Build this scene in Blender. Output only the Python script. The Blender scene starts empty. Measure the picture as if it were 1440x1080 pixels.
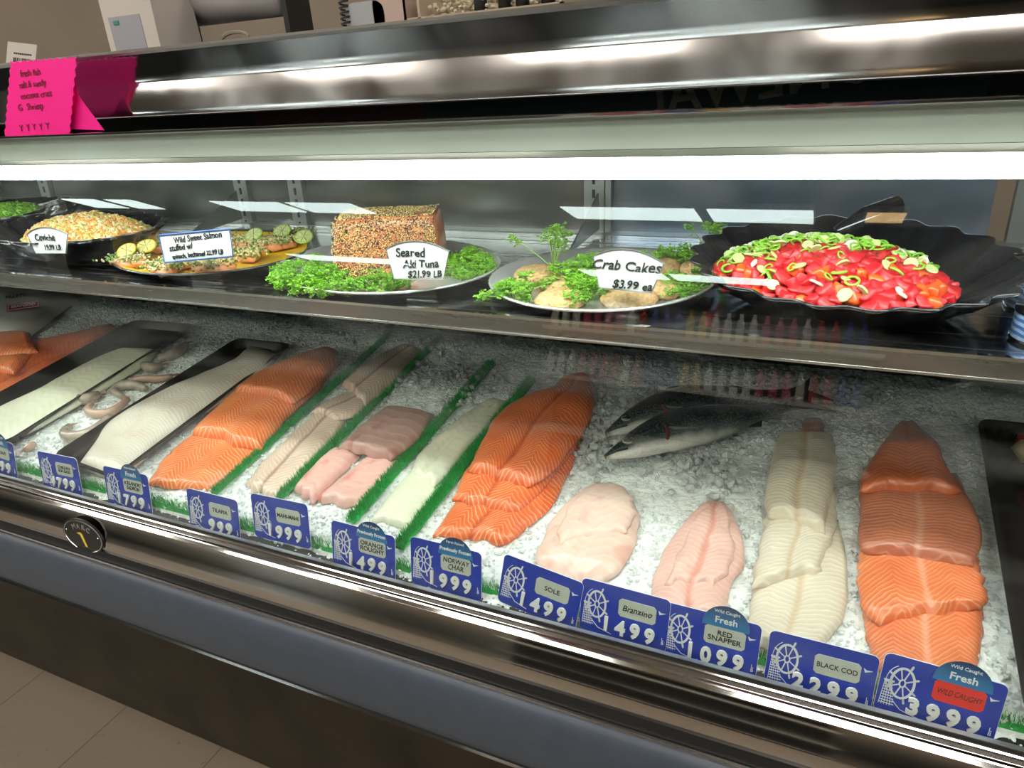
import bpy, math, random
import numpy as np
from mathutils import Vector, Matrix, noise
random.seed(7)
C = bpy.context.scene.collection
PI = math.pi

# ------------------------------------------------------------------ camera
F = 980.0
_X = np.array([2260, 286, -980.]); _X /= np.linalg.norm(_X)
_D = np.array([150, 2171, 980.]); _D -= _D.dot(_X)*_X; _D /= np.linalg.norm(_D)
_Z = -_D
_Y = np.cross(_X, _Z); _Y = _Y if _Y[2] > 0 else -_Y
R = np.array([_X, _Y, _Z])                       # rows: world axes in camera frame (x right, y down, z forward)
CAM = np.array([0, 0, 1.33])
cd = bpy.data.cameras.new('camera'); cam = bpy.data.objects.new('camera', cd); C.objects.link(cam)
cd.sensor_width = 36; cd.lens = F/1440*36; cd.clip_start = .02; cd.clip_end = 60
cam.matrix_world = Matrix(((R[0, 0], -R[0, 1], -R[0, 2], 0), (R[1, 0], -R[1, 1], -R[1, 2], 0),
                           (R[2, 0], -R[2, 1], -R[2, 2], 1.33), (0, 0, 0, 1)))
bpy.context.scene.camera = cam
sc = bpy.context.scene
sc.view_settings.view_transform = 'Standard'; sc.view_settings.look = 'None'
sc.view_settings.gamma = 1; sc.view_settings.exposure = 0.0
try:
    sc.cycles.use_denoising = True; sc.cycles.max_bounces = 10; sc.cycles.transparent_max_bounces = 24
    sc.cycles.caustics_reflective = False; sc.cycles.caustics_refractive = False
    sc.cycles.sample_clamp_indirect = 6
except Exception: pass
w = bpy.data.worlds.new('world'); sc.world = w; w.use_nodes = True
w.node_tree.nodes['Background'].inputs[0].default_value = (.9, .95, 1, 1)
w.node_tree.nodes['Background'].inputs[1].default_value = .05
LAMP = 21.0        # display lamp emission
TRON = 9.0         # unseen fill panels added near the case
TROF = 9.0         # ceiling fixtures emission

def ray(px, py):
    v = R @ np.array([px-720, py-540, F]); return v/np.linalg.norm(v)
def PY(px, py, y): r = ray(px, py); return r*y/r[1] + CAM
def PZ(px, py, z): r = ray(px, py); return r*(z-1.33)/r[2] + CAM
YG, ZG, SL = .55, .755, math.tan(math.radians(8))      # foot of the glass and the slope of the ice
def ice_z(y): return ZG + SL*(y-YG)
def PI_(px, py, h=0):
    r = ray(px, py); t = (ZG+h-SL*YG-1.33)/(r[2]-SL*r[1]); return r*t + CAM

# ------------------------------------------------------------------ materials
def mat(name, col=(.5, .5, .5), rough=.5, metal=0, coat=0, emis=None, es=0, trans=0, spec=.5):
    m = bpy.data.materials.new(name); m.use_nodes = True
    b = m.node_tree.nodes['Principled BSDF']
    b.inputs['Base Color'].default_value = (*col, 1); b.inputs['Roughness'].default_value = rough
    b.inputs['Metallic'].default_value = metal; b.inputs['Coat Weight'].default_value = coat
    b.inputs['Coat Roughness'].default_value = .08; b.inputs['Specular IOR Level'].default_value = spec
    b.inputs['Transmission Weight'].default_value = trans
    if emis: b.inputs['Emission Color'].default_value = (*emis, 1); b.inputs['Emission Strength'].default_value = es
    return m
def N(m, t, **k):
    n = m.node_tree.nodes.new(t)
    for a, v in k.items(): setattr(n, a, v)
    return n
def L(m, a, b): m.node_tree.links.new(a, b)
def B(m): return m.node_tree.nodes['Principled BSDF']
def ramp(m, src, stops):
    r = N(m, 'ShaderNodeValToRGB'); e = r.color_ramp.elements
    while len(e) < len(stops): e.new(.5)
    for i, (p, c) in enumerate(stops): e[i].position = p; e[i].color = (*c, 1)
    L(m, src, r.inputs[0]); return r.outputs[0]
def objc(m): return N(m, 'ShaderNodeTexCoord').outputs['Object']
def nz(m, scale, detail=3, vec=None, dist=0):
    n = N(m, 'ShaderNodeTexNoise'); n.inputs['Scale'].default_value = scale; n.inputs['Detail'].default_value = detail
    n.inputs['Distortion'].default_value = dist
    L(m, vec if vec else objc(m), n.inputs['Vector']); return n.outputs['Fac']
def bump(m, h, s, d=.002):
    b = N(m, 'ShaderNodeBump'); b.inputs['Strength'].default_value = s; b.inputs['Distance'].default_value = d
    L(m, h, b.inputs['Height']); L(m, b.outputs[0], B(m).inputs['Normal'])
def mth(m, op, a, b=None, c=None):
    n = N(m, 'ShaderNodeMath', operation=op)
    for i, v in enumerate((a, b, c)):
        if v is None: continue
        if isinstance(v, (int, float)): n.inputs[i].default_value = v
        else: L(m, v, n.inputs[i])
    return n.outputs[0]
def mixc(m, f, a, b):
    n = N(m, 'ShaderNodeMix', data_type='RGBA')
    for s, v in ((n.inputs[0], f), (n.inputs[6], a), (n.inputs[7], b)):
        if isinstance(v, (int, float)): s.default_value = v
        elif isinstance(v, tuple): s.default_value = (*v, 1)
        else: L(m, v, s)
    return n.outputs[2]
def noisy(name, c1, c2, scale, rough=.5, bs=0, bd=.002, **k):
    m = mat(name, c1, rough, **k); f = nz(m, scale, 5)
    L(m, ramp(m, f, [(.35, c1), (.65, c2)]), B(m).inputs['Base Color'])
    if bs: bump(m, f, bs, bd)
    return m

def thin_glass(name, tint=(.97, 1, .985), f0=.045, rough=0.0, haze=0.0):
    m = bpy.data.materials.new(name); m.use_nodes = True; nt = m.node_tree
    for n in list(nt.nodes): nt.nodes.remove(n)
    out = N(m, 'ShaderNodeOutputMaterial'); mx = N(m, 'ShaderNodeMixShader')
    tr = N(m, 'ShaderNodeBsdfTransparent'); tr.inputs[0].default_value = (*tint, 1)
    gl = N(m, 'ShaderNodeBsdfGlossy'); gl.inputs['Roughness'].default_value = rough; gl.inputs[0].default_value = (1, 1, 1, 1)
    lw = N(m, 'ShaderNodeLayerWeight'); lw.inputs['Blend'].default_value = .5
    p = mth(m, 'POWER', lw.outputs['Facing'], 5.0)
    f = mth(m, 'MULTIPLY_ADD', p, 1-f0, f0)
    L(m, f, mx.inputs[0]); L(m, tr.outputs[0], mx.inputs[1]); L(m, gl.outputs[0], mx.inputs[2])
    last = mx.outputs[0]
    if haze:                                     # smears and wipe marks on the pane
        df = N(m, 'ShaderNodeBsdfDiffuse'); df.inputs[0].default_value = (.8, .85, .85, 1)
        mp = N(m, 'ShaderNodeMapping'); mp.inputs['Scale'].default_value = (3, 1, 14); mp.inputs['Rotation'].default_value = (0, .5, 0)
        L(m, objc(m), mp.inputs[0])
        a = nz(m, 1.6, 5, mp.outputs[0], 1.0)
        r = mth(m, 'MULTIPLY', mth(m, 'MAXIMUM', mth(m, 'SUBTRACT', a, .45), 0.0), haze)
        m2 = N(m, 'ShaderNodeMixShader'); L(m, r, m2.inputs[0]); L(m, last, m2.inputs[1]); L(m, df.outputs[0], m2.inputs[2]); last = m2.outputs[0]
    L(m, last, out.inputs[0]); return m

M = {}
M['steel'] = mat('brushed_steel', (.62, .6, .58), .09, 1)
_m = M['steel']; mp = N(_m, 'ShaderNodeMapping'); mp.inputs['Scale'].default_value = (2, 30, 30); L(_m, objc(_m), mp.inputs[0])
bump(_m, nz(_m, 2.2, 2, mp.outputs[0]), .05, .004)
M['hood_steel'] = mat('polished_hood_steel', (.62, .6, .59), .10, 1)
_m = M['hood_steel']; _f = nz(_m, 5, 4, None, .8)
L(_m, ramp(_m, _f, [(.45, (.08,)*3), (.75, (.22,)*3)]), B(_m).inputs['Roughness']); bump(_m, nz(_m, 1.6, 1), .06, .01)
M['front_steel'] = mat('polished_front_steel', (.6, .57, .54), .07, 1)
_m = M['front_steel']; bump(_m, nz(_m, 3.0, 2), .22, .008)
M['chrome'] = mat('chrome_trim', (.85, .85, .85), .08, 1)
M['alu'] = mat('satin_aluminium', (.75, .76, .75), .28, 1)
M['rubber'] = mat('black_gasket_and_shade', (.012, .012, .012), .35)
M['bumper'] = noisy('slate_blue_bumper', (.050, .066, .094), (.058, .074, .102), 40, .42, .05)
M['kick'] = noisy('dark_brown_kick', (.018, .012, .006), (.036, .026, .014), 9, .6, .2)
M['shelf'] = mat('shelf_steel', (.42, .42, .44), .22, 1)
_m = M['shelf']; mp = N(_m, 'ShaderNodeMapping'); mp.inputs['Scale'].default_value = (1, 25, 25); L(_m, objc(_m), mp.inputs[0])
L(_m, ramp(_m, nz(_m, 5, 5, mp.outputs[0]), [(.4, (.12,)*3), (.7, (.34,)*3)]), B(_m).inputs['Roughness'])
M['canopy'] = mat('pale_canopy_enamel', (.78, .86, .80), .25, 0, .4)
M['lamp'] = mat('lamp_diffuser', (.9, .9, .9), .4, emis=(.93, 1.0, .97), es=LAMP)
M['lampw'] = mat('lamp_end_white', (.85, .85, .8), .4)
M['back'] = noisy('back_door_dark', (.20, .215, .20), (.30, .31, .28), 3, .17, metal=.7)
M['backb'] = noisy('back_door_blue', (.17, .22, .30), (.30, .33, .38), 9, .17, metal=.65)
M['backg'] = mat('back_panel_grey', (.22, .21, .20), .35)
M['frame'] = mat('door_frame_grey', (.32, .33, .31), .3, .7)
M['white'] = mat('white_enamel', (.72, .72, .66), .35)
M['black'] = mat('black_trim', (.01, .01, .01), .4)
M['glass'] = thin_glass('front_glass', haze=.12)
M['clear'] = thin_glass('clear_acrylic', (.95, .97, .97), .06)
M['film'] = thin_glass('cling_film', (.96, .97, .97), .10, .12)
M['wall'] = noisy('beige_wall', (.26, .21, .16), (.28, .225, .175), 4, .8)
M['wall2'] = mat('dark_store_wall', (.12, .12, .125), .8)
M['ceil'] = mat('ceiling_tile', (.42, .37, .31), .9)
M['trof'] = mat('fixture_glow', (1, 1, 1), .4, emis=(.86, 1.0, .98), es=TROF)
M['trof_fill'] = mat('added_fill_glow', (1, 1, 1), .4, emis=(1, .93, .83), es=TRON)  # glow of the unseen panels added as fill
M['trofo'] = mat('warm_fixture_glow', (1, 1, 1), .4, emis=(1.0, .62, .25), es=5)
# floor
_m = M['floor'] = mat('vinyl_tile', (.25, .2, .16), .35)
tc = objc(_m); br = N(_m, 'ShaderNodeTexBrick', offset=0.0)
for k, v in (('Scale', 1), ('Mortar Size', .0015), ('Brick Width', .3048), ('Row Height', .3048), ('Bias', 0)): br.inputs[k].default_value = v
br.inputs['Color1'].default_value = (.195, .160, .122, 1); br.inputs['Color2'].default_value = (.182, .148, .113, 1); br.inputs['Mortar'].default_value = (.08, .06, .045, 1)
mp = N(_m, 'ShaderNodeMapping'); mp.inputs['Location'].default_value = (1.412+.3048*20-1.42+1.42, -.69+.3048*20, 0); L(_m, tc, mp.inputs[0]); L(_m, mp.outputs[0], br.inputs[0])
sp = ramp(_m, nz(_m, 55, 2), [(.70, (0, 0, 0)), (.74, (1, 1, 1))])
L(_m, mixc(_m, mth(_m, 'MULTIPLY', sp, .4), br.outputs[0], (.06, .045, .03)), B(_m).inputs['Base Color'])
# sign colours
M['sblue'] = mat('sign_blue', (.002, .040, .44), .3, 0, .3)
M['badge'] = mat('badge_blue', (.01, .14, .40), .3)
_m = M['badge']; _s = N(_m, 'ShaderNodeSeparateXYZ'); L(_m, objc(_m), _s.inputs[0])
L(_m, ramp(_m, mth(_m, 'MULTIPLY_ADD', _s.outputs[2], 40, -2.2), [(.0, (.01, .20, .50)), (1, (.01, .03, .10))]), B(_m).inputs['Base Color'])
M['swhite'] = mat('sign_white', (.80, .84, .86), .4)
M['digit'] = mat('white_numeral', (.86, .88, .88), .35)
M['card'] = noisy('name_card', (.50, .56, .50), (.56, .61, .55), 80, .5)
M['redcard'] = mat('red_card', (.86, .03, .02), .5)
M['ink'] = mat('black_ink', (.012, .012, .014), .6)
M['redink'] = mat('dark_red_ink', (.18, .01, .01), .6)
M['label'] = mat('white_label', (.80, .82, .84), .45)
M['labelb'] = mat('label_blue_border', (.10, .19, .50), .45)
M['pink'] = mat('fluorescent_pink_card', (1.0, .006, .30), .6)
M['blackpl'] = mat('black_plastic_tray', (.012, .012, .013), .18, 0, .5)
M['bowl'] = mat('black_melamine', (.02, .02, .024), .16, 0, .6)
M['silver'] = mat('silver_platter', (.80, .80, .78), .27, .55)
M['darkplate'] = mat('dark_platter', (.05, .05, .055), .2, 0, .5)
M['yellow'] = mat('yellow_liner', (.80, .52, .03), .4)
M['green'] = noisy('green_plastic_grass', (.004, .30, .055), (.012, .44, .08), 300, .35)
M['parsley'] = noisy('parsley_leaf', (.16, .42, .02), (.36, .66, .07), 120, .5)
M['stem'] = mat('pale_green_stem', (.35, .55, .12), .5)
M['lettuce'] = noisy('bright_lettuce', (.14, .42, .02), (.40, .66, .10), 60, .5)

def flesh(name, base, base2, line, freq, k=0.0, ls=.8, sharp=.62, blot=None, spine=None, coat=.35, rough=.32, wob=.0035, bs=.25):
    """fish flesh with muscle lines: V runs along, U across (metres)"""
    m = mat(name, base, rough, 0, coat)
    uv = N(m, 'ShaderNodeUVMap'); s = N(m, 'ShaderNodeSeparateXYZ'); L(m, uv.outputs[0], s.inputs[0])
    u, v = s.outputs[0], s.outputs[1]
    n1 = nz(m, 22, 3, uv.outputs[0]); au = mth(m, 'ABSOLUTE', u)
    # zig-zag: the lines slant away from the centre then bend back near the edge
    zz = mth(m, 'SUBTRACT', au, mth(m, 'MULTIPLY', mth(m, 'MAXIMUM', mth(m, 'SUBTRACT', au, .03), 0.0), 1.7))
    c = mth(m, 'ADD', mth(m, 'MULTIPLY_ADD', zz, k, v), mth(m, 'MULTIPLY', n1, wob*6))
    wv = mth(m, 'MULTIPLY_ADD', mth(m, 'SINE', mth(m, 'MULTIPLY', c, freq*2*PI)), .5, .5)
    ln = mth(m, 'MULTIPLY', mth(m, 'POWER', wv, sharp*10), ls)
    n2 = nz(m, 14, 4, uv.outputs[0], .5)
    col = mixc(m, ramp(m, n2, [(.35, (0, 0, 0)), (.7, (1, 1, 1))]), base, base2)
    fade = ramp(m, nz(m, 30, 2, uv.outputs[0]), [(.3, (.35,)*3), (.6, (1, 1, 1))])
    col = mixc(m, mth(m, 'MULTIPLY', ln, fade), col, line)
    if blot: 
        n3 = nz(m, 24, 3, uv.outputs[0], 1.0)
        col = mixc(m, mth(m, 'MULTIPLY', ramp(m, n3, [(.52, (0, 0, 0)), (.68, (1, 1, 1))]), .75), col, blot)
    if spine:
        g = ramp(m, mth(m, 'MULTIPLY', mth(m, 'ADD', au, mth(m, 'MULTIPLY', mth(m, 'SUBTRACT', n1, .5), .008)), 100), [(.12, (1, 1, 1)), (.55, (0, 0, 0))])
        col = mixc(m, mth(m, 'MULTIPLY', g, .7), col, spine)
    L(m, col, B(m).inputs['Base Color'])
    bump(m, mth(m, 'ADD', wv, mth(m, 'MULTIPLY', n2, 1.5)), bs, .0012)
    return m
FL = {
 'salmon': flesh('salmon_flesh', (.84, .15, .018), (.92, .25, .06), (.99, .58, .34), 140, 1.0, .95, blot=None),
 'char': flesh('char_flesh', (.78, .12, .025), (.88, .20, .05), (.98, .52, .30), 135, 1.1, .9, spine=(.55, .07, .02)),
 'sockeye': flesh('wild_salmon_flesh', (.70, .14, .045), (.82, .25, .09), (.92, .48, .30), 175, .8, .6, spine=(.88, .40, .26)),
 'sockeyed': flesh('brownish_salmon_flesh', (.42, .12, .07), (.60, .20, .10), (.74, .40, .28), 175, .3, .6, spine=(.66, .34, .24)),
 'darksal': flesh('dark_salmon_flesh', (.62, .12, .04), (.72, .20, .07), (.85, .36, .2), 120, .6, .35),
 'white': flesh('white_fish_flesh', (.72, .66, .55), (.80, .74, .63), (.86, .82, .74), 140, .5, .35, blot=(.74, .60, .50)),
 'cod': flesh('black_cod_flesh', (.66, .58, .44), (.76, .68, .55), (.88, .82, .70), 150, .3, .7, spine=(.62, .44, .26)),
 'roughy': flesh('orange_roughy_flesh', (.70, .71, .52), (.80, .79, .64), (.88, .88, .76), 70, .5, .3),
 'tilapia': flesh('tilapia_flesh', (.72, .52, .40), (.78, .60, .47), (.93, .82, .72), 120, 1.0, .85, spine=(.36, .17, .12)),
 'mahi': flesh('mahi_flesh', (.80, .44, .38), (.84, .52, .44), (.90, .70, .64), 70, .4, .3, blot=(.62, .15, .12)),
 'mahid': flesh('dark_mahi_flesh', (.50, .27, .23), (.62, .40, .34), (.78, .62, .55), 50, .2, .4, blot=(.40, .14, .12)),
 'sole': flesh('sole_flesh', (.86, .60, .50), (.90, .68, .57), (.94, .80, .70), 70, .7, .4, blot=(.80, .42, .34)),
 'snapper': flesh('snapper_flesh', (.82, .46, .40), (.86, .58, .48), (.93, .72, .64), 120, .6, .5, spine=(.72, .26, .20)),
}
# ice
def ice_mat(name, c, rough, tr, bs):
    m = mat(name, c, rough, 0, .3, trans=tr); B(m).inputs['IOR'].default_value = 1.25
    f = nz(m, 160, 4); bump(m, f, bs, .004)
    return m
M['ice'] = ice_mat('crushed_ice', (.90, .94, .93), .18, .0, .9)
M['icec'] = ice_mat('ice_bits', (.86, .91, .90), .08, .15, .5)
M['icecl'] = ice_mat('clear_ice_chunks', (.95, .98, .98), .04, .5, .4)

# ------------------------------------------------------------------ object helpers
def link(name, me, parent=None, mats=()):
    o = bpy.data.objects.new(name, me); C.objects.link(o)
    for m in mats: me.materials.append(m)
    if parent is not None: o.parent = parent
    return o
def meshobj(name, vs, fs, m, parent=None, smooth=False, mi=None, uv=None):
    me = bpy.data.meshes.new(name); me.from_pydata([tuple(map(float, v)) for v in vs], [], [tuple(f) for f in fs])
    for x in (m if isinstance(m, (list, tuple)) else [m]): me.materials.append(x)
    if mi is not None: me.polygons.foreach_set('material_index', mi)
    if smooth: me.polygons.foreach_set('use_smooth', [True]*len(me.polygons))
    if uv is not None:
        l = me.uv_layers.new(name='UVMap'); idx = np.empty(len(me.loops), dtype=np.int32); me.loops.foreach_get('vertex_index', idx)
        l.data.foreach_set('uv', np.asarray(uv, dtype=np.float32)[idx].ravel())
    me.update(); return link(name, me, parent)
class MB:
    def __init__(s): s.v = []; s.f = []; s.mi = []
    def add(s, vs, fs, mi=0):
        n = len(s.v); s.v += [tuple(v) for v in vs]; s.f += [tuple(i+n for i in f) for f in fs]; s.mi += [mi]*len(fs)
    def box(s, x0, x1, y0, y1, z0, z1, mi=0, M_=None):
        vs = [Vector((x, y, z)) for z in (z0, z1) for y in (y0, y1) for x in (x0, x1)]
        if M_: vs = [M_ @ v for v in vs]
        s.add(vs, [(0, 2, 3, 1), (4, 5, 7, 6), (0, 1, 5, 4), (2, 6, 7, 3), (0, 4, 6, 2), (1, 3, 7, 5)], mi)
    def prism(s, poly, d, mi=0, y=0):             # poly in x,z ; depth along +y from y
        n = len(poly); vs = [(p[0], y, p[1]) for p in poly]+[(p[0], y+d, p[1]) for p in poly]
        s.add(vs, [tuple(range(n))[::1], tuple(range(2*n-1, n-1, -1))]+[(i, i+n, (i+1) % n+n, (i+1) % n) for i in range(n)], mi)
    def tube(s, pts, r, seg=6, mi=0, close=False):
        pts = [Vector(p) for p in pts]; rs = r if isinstance(r, (list, tuple)) else [r]*len(pts); vs = []; fs = []
        up = Vector((.13, .3, 1))
        for i, p in enumerate(pts):
            t = (pts[(i+1) % len(pts)]-pts[i-1]) if close else (pts[min(i+1, len(pts)-1)]-pts[max(i-1, 0)])
            t.normalize(); a = t.cross(up)
            if a.length < .05: a = t.cross(Vector((1, 0, 0)))
            a.normalize(); b = t.cross(a)
            vs += [p+(a*math.cos(q)+b*math.sin(q))*rs[i] for q in (2*PI*j/seg for j in range(seg))]
        n = len(pts)
        for i in range(n if close else n-1):
            for j in range(seg):
                k = (i+1) % n; fs.append((i*seg+j, i*seg+(j+1) % seg, k*seg+(j+1) % seg, k*seg+j))
        if not close: fs += [tuple(range(seg))[::-1], tuple(range((n-1)*seg, n*seg))]
        s.add(vs, fs, mi)
    def blob(s, c, r, mi=0, M_=None, jit=.2):      # irregular chunk (octahedron cut)
        c = Vector(c); vs = []
        for d in ICO: 
            v = Vector((d[0]*r[0], d[1]*r[1], d[2]*r[2]))*(1+random.uniform(-jit, jit))
            vs.append((M_ @ v if M_ else v)+c)
        s.add(vs, ICF, mi)
    def build(s, name, m, parent=None, smooth=False): return meshobj(name, s.v, s.f, m, parent, smooth, s.mi)
_t = (1+5**.5)/2
ICO = [Vector(v).normalized() for v in [(-1, _t, 0), (1, _t, 0), (-1, -_t, 0), (1, -_t, 0), (0, -1, _t), (0, 1, _t), (0, -1, -_t), (0, 1, -_t), (_t, 0, -1), (_t, 0, 1), (-_t, 0, -1), (-_t, 0, 1)]]
ICF = [(0, 11, 5), (0, 5, 1), (0, 1, 7), (0, 7, 10), (0, 10, 11), (1, 5, 9), (5, 11, 4), (11, 10, 2), (10, 7, 6), (7, 1, 8), (3, 9, 4), (3, 4, 2), (3, 2, 6), (3, 6, 8), (3, 8, 9), (4, 9, 5), (2, 4, 11), (6, 2, 10), (8, 6, 7), (9, 8, 1)]
def rrot(): return Matrix.Rotation(random.uniform(0, 6.28), 3, Vector((random.uniform(-1, 1), random.uniform(-1, 1), random.uniform(-1, 1))).normalized())
def profile(name, pts, x0, x1, m, parent=None, smooth=False):
    """extrude a closed (y,z) outline along the case"""
    n = len(pts); vs = [(x0, y, z) for y, z in pts]+[(x1, y, z) for y, z in pts]
    o = meshobj(name, vs, [tuple(range(n)), tuple(range(2*n-1, n-1, -1))]+[(i, (i+1) % n, (i+1) % n+n, i+n) for i in range(n)], m, parent, smooth)
    if smooth: o.data.set_sharp_from_angle(angle=math.radians(32))
    return o
def thing(name, label, cat, loc=(0, 0, 0), group=None, rot=(0, 0, 0)):
    o = bpy.data.objects.new(name, None); C.objects.link(o); o.location = tuple(map(float, loc)); o.rotation_euler = rot
    o.empty_display_size = .02; return tag(o, label, cat, group)
def tag(o, label, cat, group=None, kind=None):
    o['label'] = label; o['category'] = cat
    if group: o['group'] = group
    if kind: o['kind'] = kind
    return o
def struct(o): o['kind'] = 'structure'; return o
def recenter(o, c):
    """put a top-level mesh's origin at c"""
    c = Vector(tuple(map(float, c))); o.data.transform(Matrix.Translation(-c)); o.location = c; return o

_tc = {}
def text(s, size, m, parent, loc, name='lettering', maxw=None, ext=.0004, bold=0.0, shear=0, rotz=0, align='CENTER', sx=1.0, mirror=False, hand=False, label=None):
    """lettering standing in the x-z plane of its parent, facing -y"""
    cu = bpy.data.curves.new('t', 'FONT'); cu.body = s; cu.size = size; cu.extrude = ext; cu.offset = bold; cu.shear = shear
    cu.align_x = align; cu.align_y = 'CENTER'; cu.resolution_u = 3; cu.space_line = .85
    to = bpy.data.objects.new('t', cu); C.objects.link(to)
    me = bpy.data.meshes.new_from_object(to); bpy.data.objects.remove(to); bpy.data.curves.remove(cu)
    if maxw:
        xs = [v.co.x for v in me.vertices]; sx = min(1, maxw/(max(xs)-min(xs)))
    me.transform(Matrix.Diagonal((sx, 1, 1, 1)))
    if hand:
        for v in me.vertices:
            n = noise.noise_vector(Vector((v.co.x/size*.9, v.co.y/size*.9, 3.1+size*99))); v.co.x += n.x*size*.10; v.co.y += n.y*size*.16
    if mirror: me.transform(Matrix.Diagonal((-1, 1, 1, 1)))
    me.transform(Matrix.Rotation(PI/2, 4, 'X') @ Matrix.Rotation(rotz, 4, 'Z'))
    me.materials.clear(); me.materials.append(m)
    o = bpy.data.objects.new(name, me); C.objects.link(o); o.parent = parent; o.location = loc
    if label: o['label'] = label
    return o
def rrect(x0, x1, z0, z1, r, seg=5):
    pts = []
    for cx, cz, a0 in ((x1-r, z1-r, 0), (x0+r, z1-r, 90), (x0+r, z0+r, 180), (x1-r, z0+r, 270)):
        for i in range(seg+1): a = math.radians(a0+90*i/seg); pts.append((cx+r*math.cos(a), cz+r*math.sin(a)))
    return pts

# ------------------------------------------------------------------ room
RX0, RX1, RY0, RY1, CZ = -17, 4.5, -17, 2.6, 2.9
mb = MB(); mb.box(RX0, RX1, RY0, RY1, -.1, 0); struct(mb.build('floor', M['floor']))
mb = MB(); mb.box(RX0, RX1, RY0, RY1, CZ, CZ+.1); struct(mb.build('ceiling', M['ceil']))
mb = MB(); mb.box(RX0, RX1, RY1, RY1+.1, 0, CZ); struct(mb.build('wall_back', M['wall']))
mb = MB(); mb.box(RX0, RX1, RY0-.1, RY0, 0, CZ); struct(mb.build('wall_front', M['wall2']))
mb = MB(); mb.box(RX0-.1, RX0, RY0, RY1, 0, CZ); struct(mb.build('wall_left', M['wall2']))
mb = MB(); mb.box(RX1, RX1+.1, RY0, RY1, 0, CZ); struct(mb.build('wall_right', M['wall2']))
def troffer(x0, x1, y0, y1, m='trof', lab=''):
    cx, cy = (x0+x1)/2, (y0+y1)/2
    t = thing('ceiling_light', lab, 'ceiling light', (cx, cy, CZ-.06), 'store ceiling lights')
    a, b = (x1-x0)/2, (y1-y0)/2
    mb = MB(); mb.box(-a, a, -b, b, 0, .06); mb.build('housing', M['white'], t)
    mb = MB(); mb.box(-a+.02, a-.02, -b+.02, b-.02, -.008, .002); mb.build('diffuser', M[m], t)
TRL = 'white fluorescent ceiling panel over the shop floor, seen mirrored in the glass'
for a in ((-3.1, -1.45), (-1.35, -.2), (-8.9, -7.5), (-7.4, -6.2), (-11.3, -10.6), (-12.4, -11.5)): troffer(*a, -7.45, -6.75, lab=TRL)
for a in ((-12.6, -9.4), (-4.8, -3.0), (-2.9, -.9)): troffer(*a, -13.6, -12.6, lab=TRL)
troffer(.28, .68, -7.3, -6.8, 'trofo', 'small warm orange ceiling panel over the shop floor')
for y in (-.35, -1.5, -3.0):                    # unseen rows added to raise the ambient light, outside the mirrored view
    for x in (-6.2, -4.2, -2.2, -.2, 1.8): troffer(x, x+1.2, y-.3, y+.3, 'trof_fill', 'unseen white ceiling panel added above the aisle to light the case')
for x in (-5.2, -2.6, 0): troffer(x, x+1.2, 1.5, 1.95, 'trof_fill', 'unseen white ceiling panel added above the staff side of the case')  # unseen fill row added behind the case

# ------------------------------------------------------------------ display case
X0, X1 = -2.7, .85
case = thing('display_case', 'long refrigerated glass-fronted steel seafood display case with slate blue bumper', 'display case', (0, 0.9, 0))
def P(name, pts, m, x0=X0, x1=X1, smooth=False, parent=None):
    o = profile(name, [(y-.9, z) for y, z in pts], x0, x1, m, parent or case, smooth); return o
YB = 1.17
P('kick_plate', [(.69, 0), (1.2, 0), (1.2, .50), (.72, .50)], M['kick'])
P('base_cabinet', [(.70, .50), (.56, .56), (.535, .60), (.53, .66), (.57, .70), (.57, .735), (1.25, .82), (1.25, .50)], M['black'])
# bumper: rounded slab
P('bumper', [(.500, .585), (.4975, .600), (.4968, .618), (.4968, .636), (.4978, .652), (.500, .665), (.5035, .674), (.508, .679), (.513, .681), (.535, .681), (.535, .578), (.506, .578)], M['bumper'], smooth=True)
P('bumper_trim', [(.500, .574), (.498, .5775), (.500, .5805), (.530, .5805), (.530, .574)], M['chrome']).name = 'bumper_trim'
P('bumper_trim', [(.509, .6815), (.508, .6840), (.5095, .6855), (.5125, .6850), (.5130, .6815)], M['chrome'])
P('gasket_and_shade', [(.513, .6812), (.5195, .6975), (.5225, .6975), (.530, .6812)], M['rubber'])  # black strip stands in for the dark reflection low on the front panel
P('front_panel', [(.5215, .688), (.522, .700), (.5232, .712), (.5245, .716), (.5290, .726), (.5330, .7360), (.5355, .7425), (.5367, .7465), (.560, .747), (.560, .688)], M['front_steel'], smooth=True)
# glass channel with its bright ridges and black gasket
P('glass_channel', [(.537, .7465), (.5395, .7495), (.5425, .7475), (.5445, .7515), (.5475, .749), (.5475, .758), (.546, .7585), (.5475, .7595), (.5495, .7595), (.5495, .745), (.537, .745)], M['chrome'])
P('gasket_and_shade', [(.548, .7555), (.5485, .7635), (.5498, .7635), (.5505, .7555)], M['rubber'])
P('glass_channel', [(.5562, .745), (.5562, .758), (.561, .758), (.561, .745)], M['alu'])
gt = .11/.533
P('front_glass', [(.550, .752), (.6605, 1.2875), (.6660, 1.2865), (.5555, .752)], M['glass'])
P('glass_top_trim', [(.6588, 1.2862), (.6588, 1.2882), (.6595, 1.2888), (.670, 1.2888), (.670, 1.2862)], M['chrome'])
P('canopy_panel', [(.6725, 1.2875), (.6745, 1.2545), (.69, 1.2545), (.69, 1.2875)], M['canopy'])
P('canopy_ledge', [(.6745, 1.2542), (.664, 1.2485), (.666, 1.2465), (.72, 1.2465), (.72, 1.2542)], M['steel'])
for a, b in ((X0, -1.318), (-1.312, X1)):
    P('display_lamp', [(.6655, 1.246), (.6645, 1.232), (.668, 1.228), (.696, 1.228), (.700, 1.232), (.700, 1.246)], M['lamp'], a, b)
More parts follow.
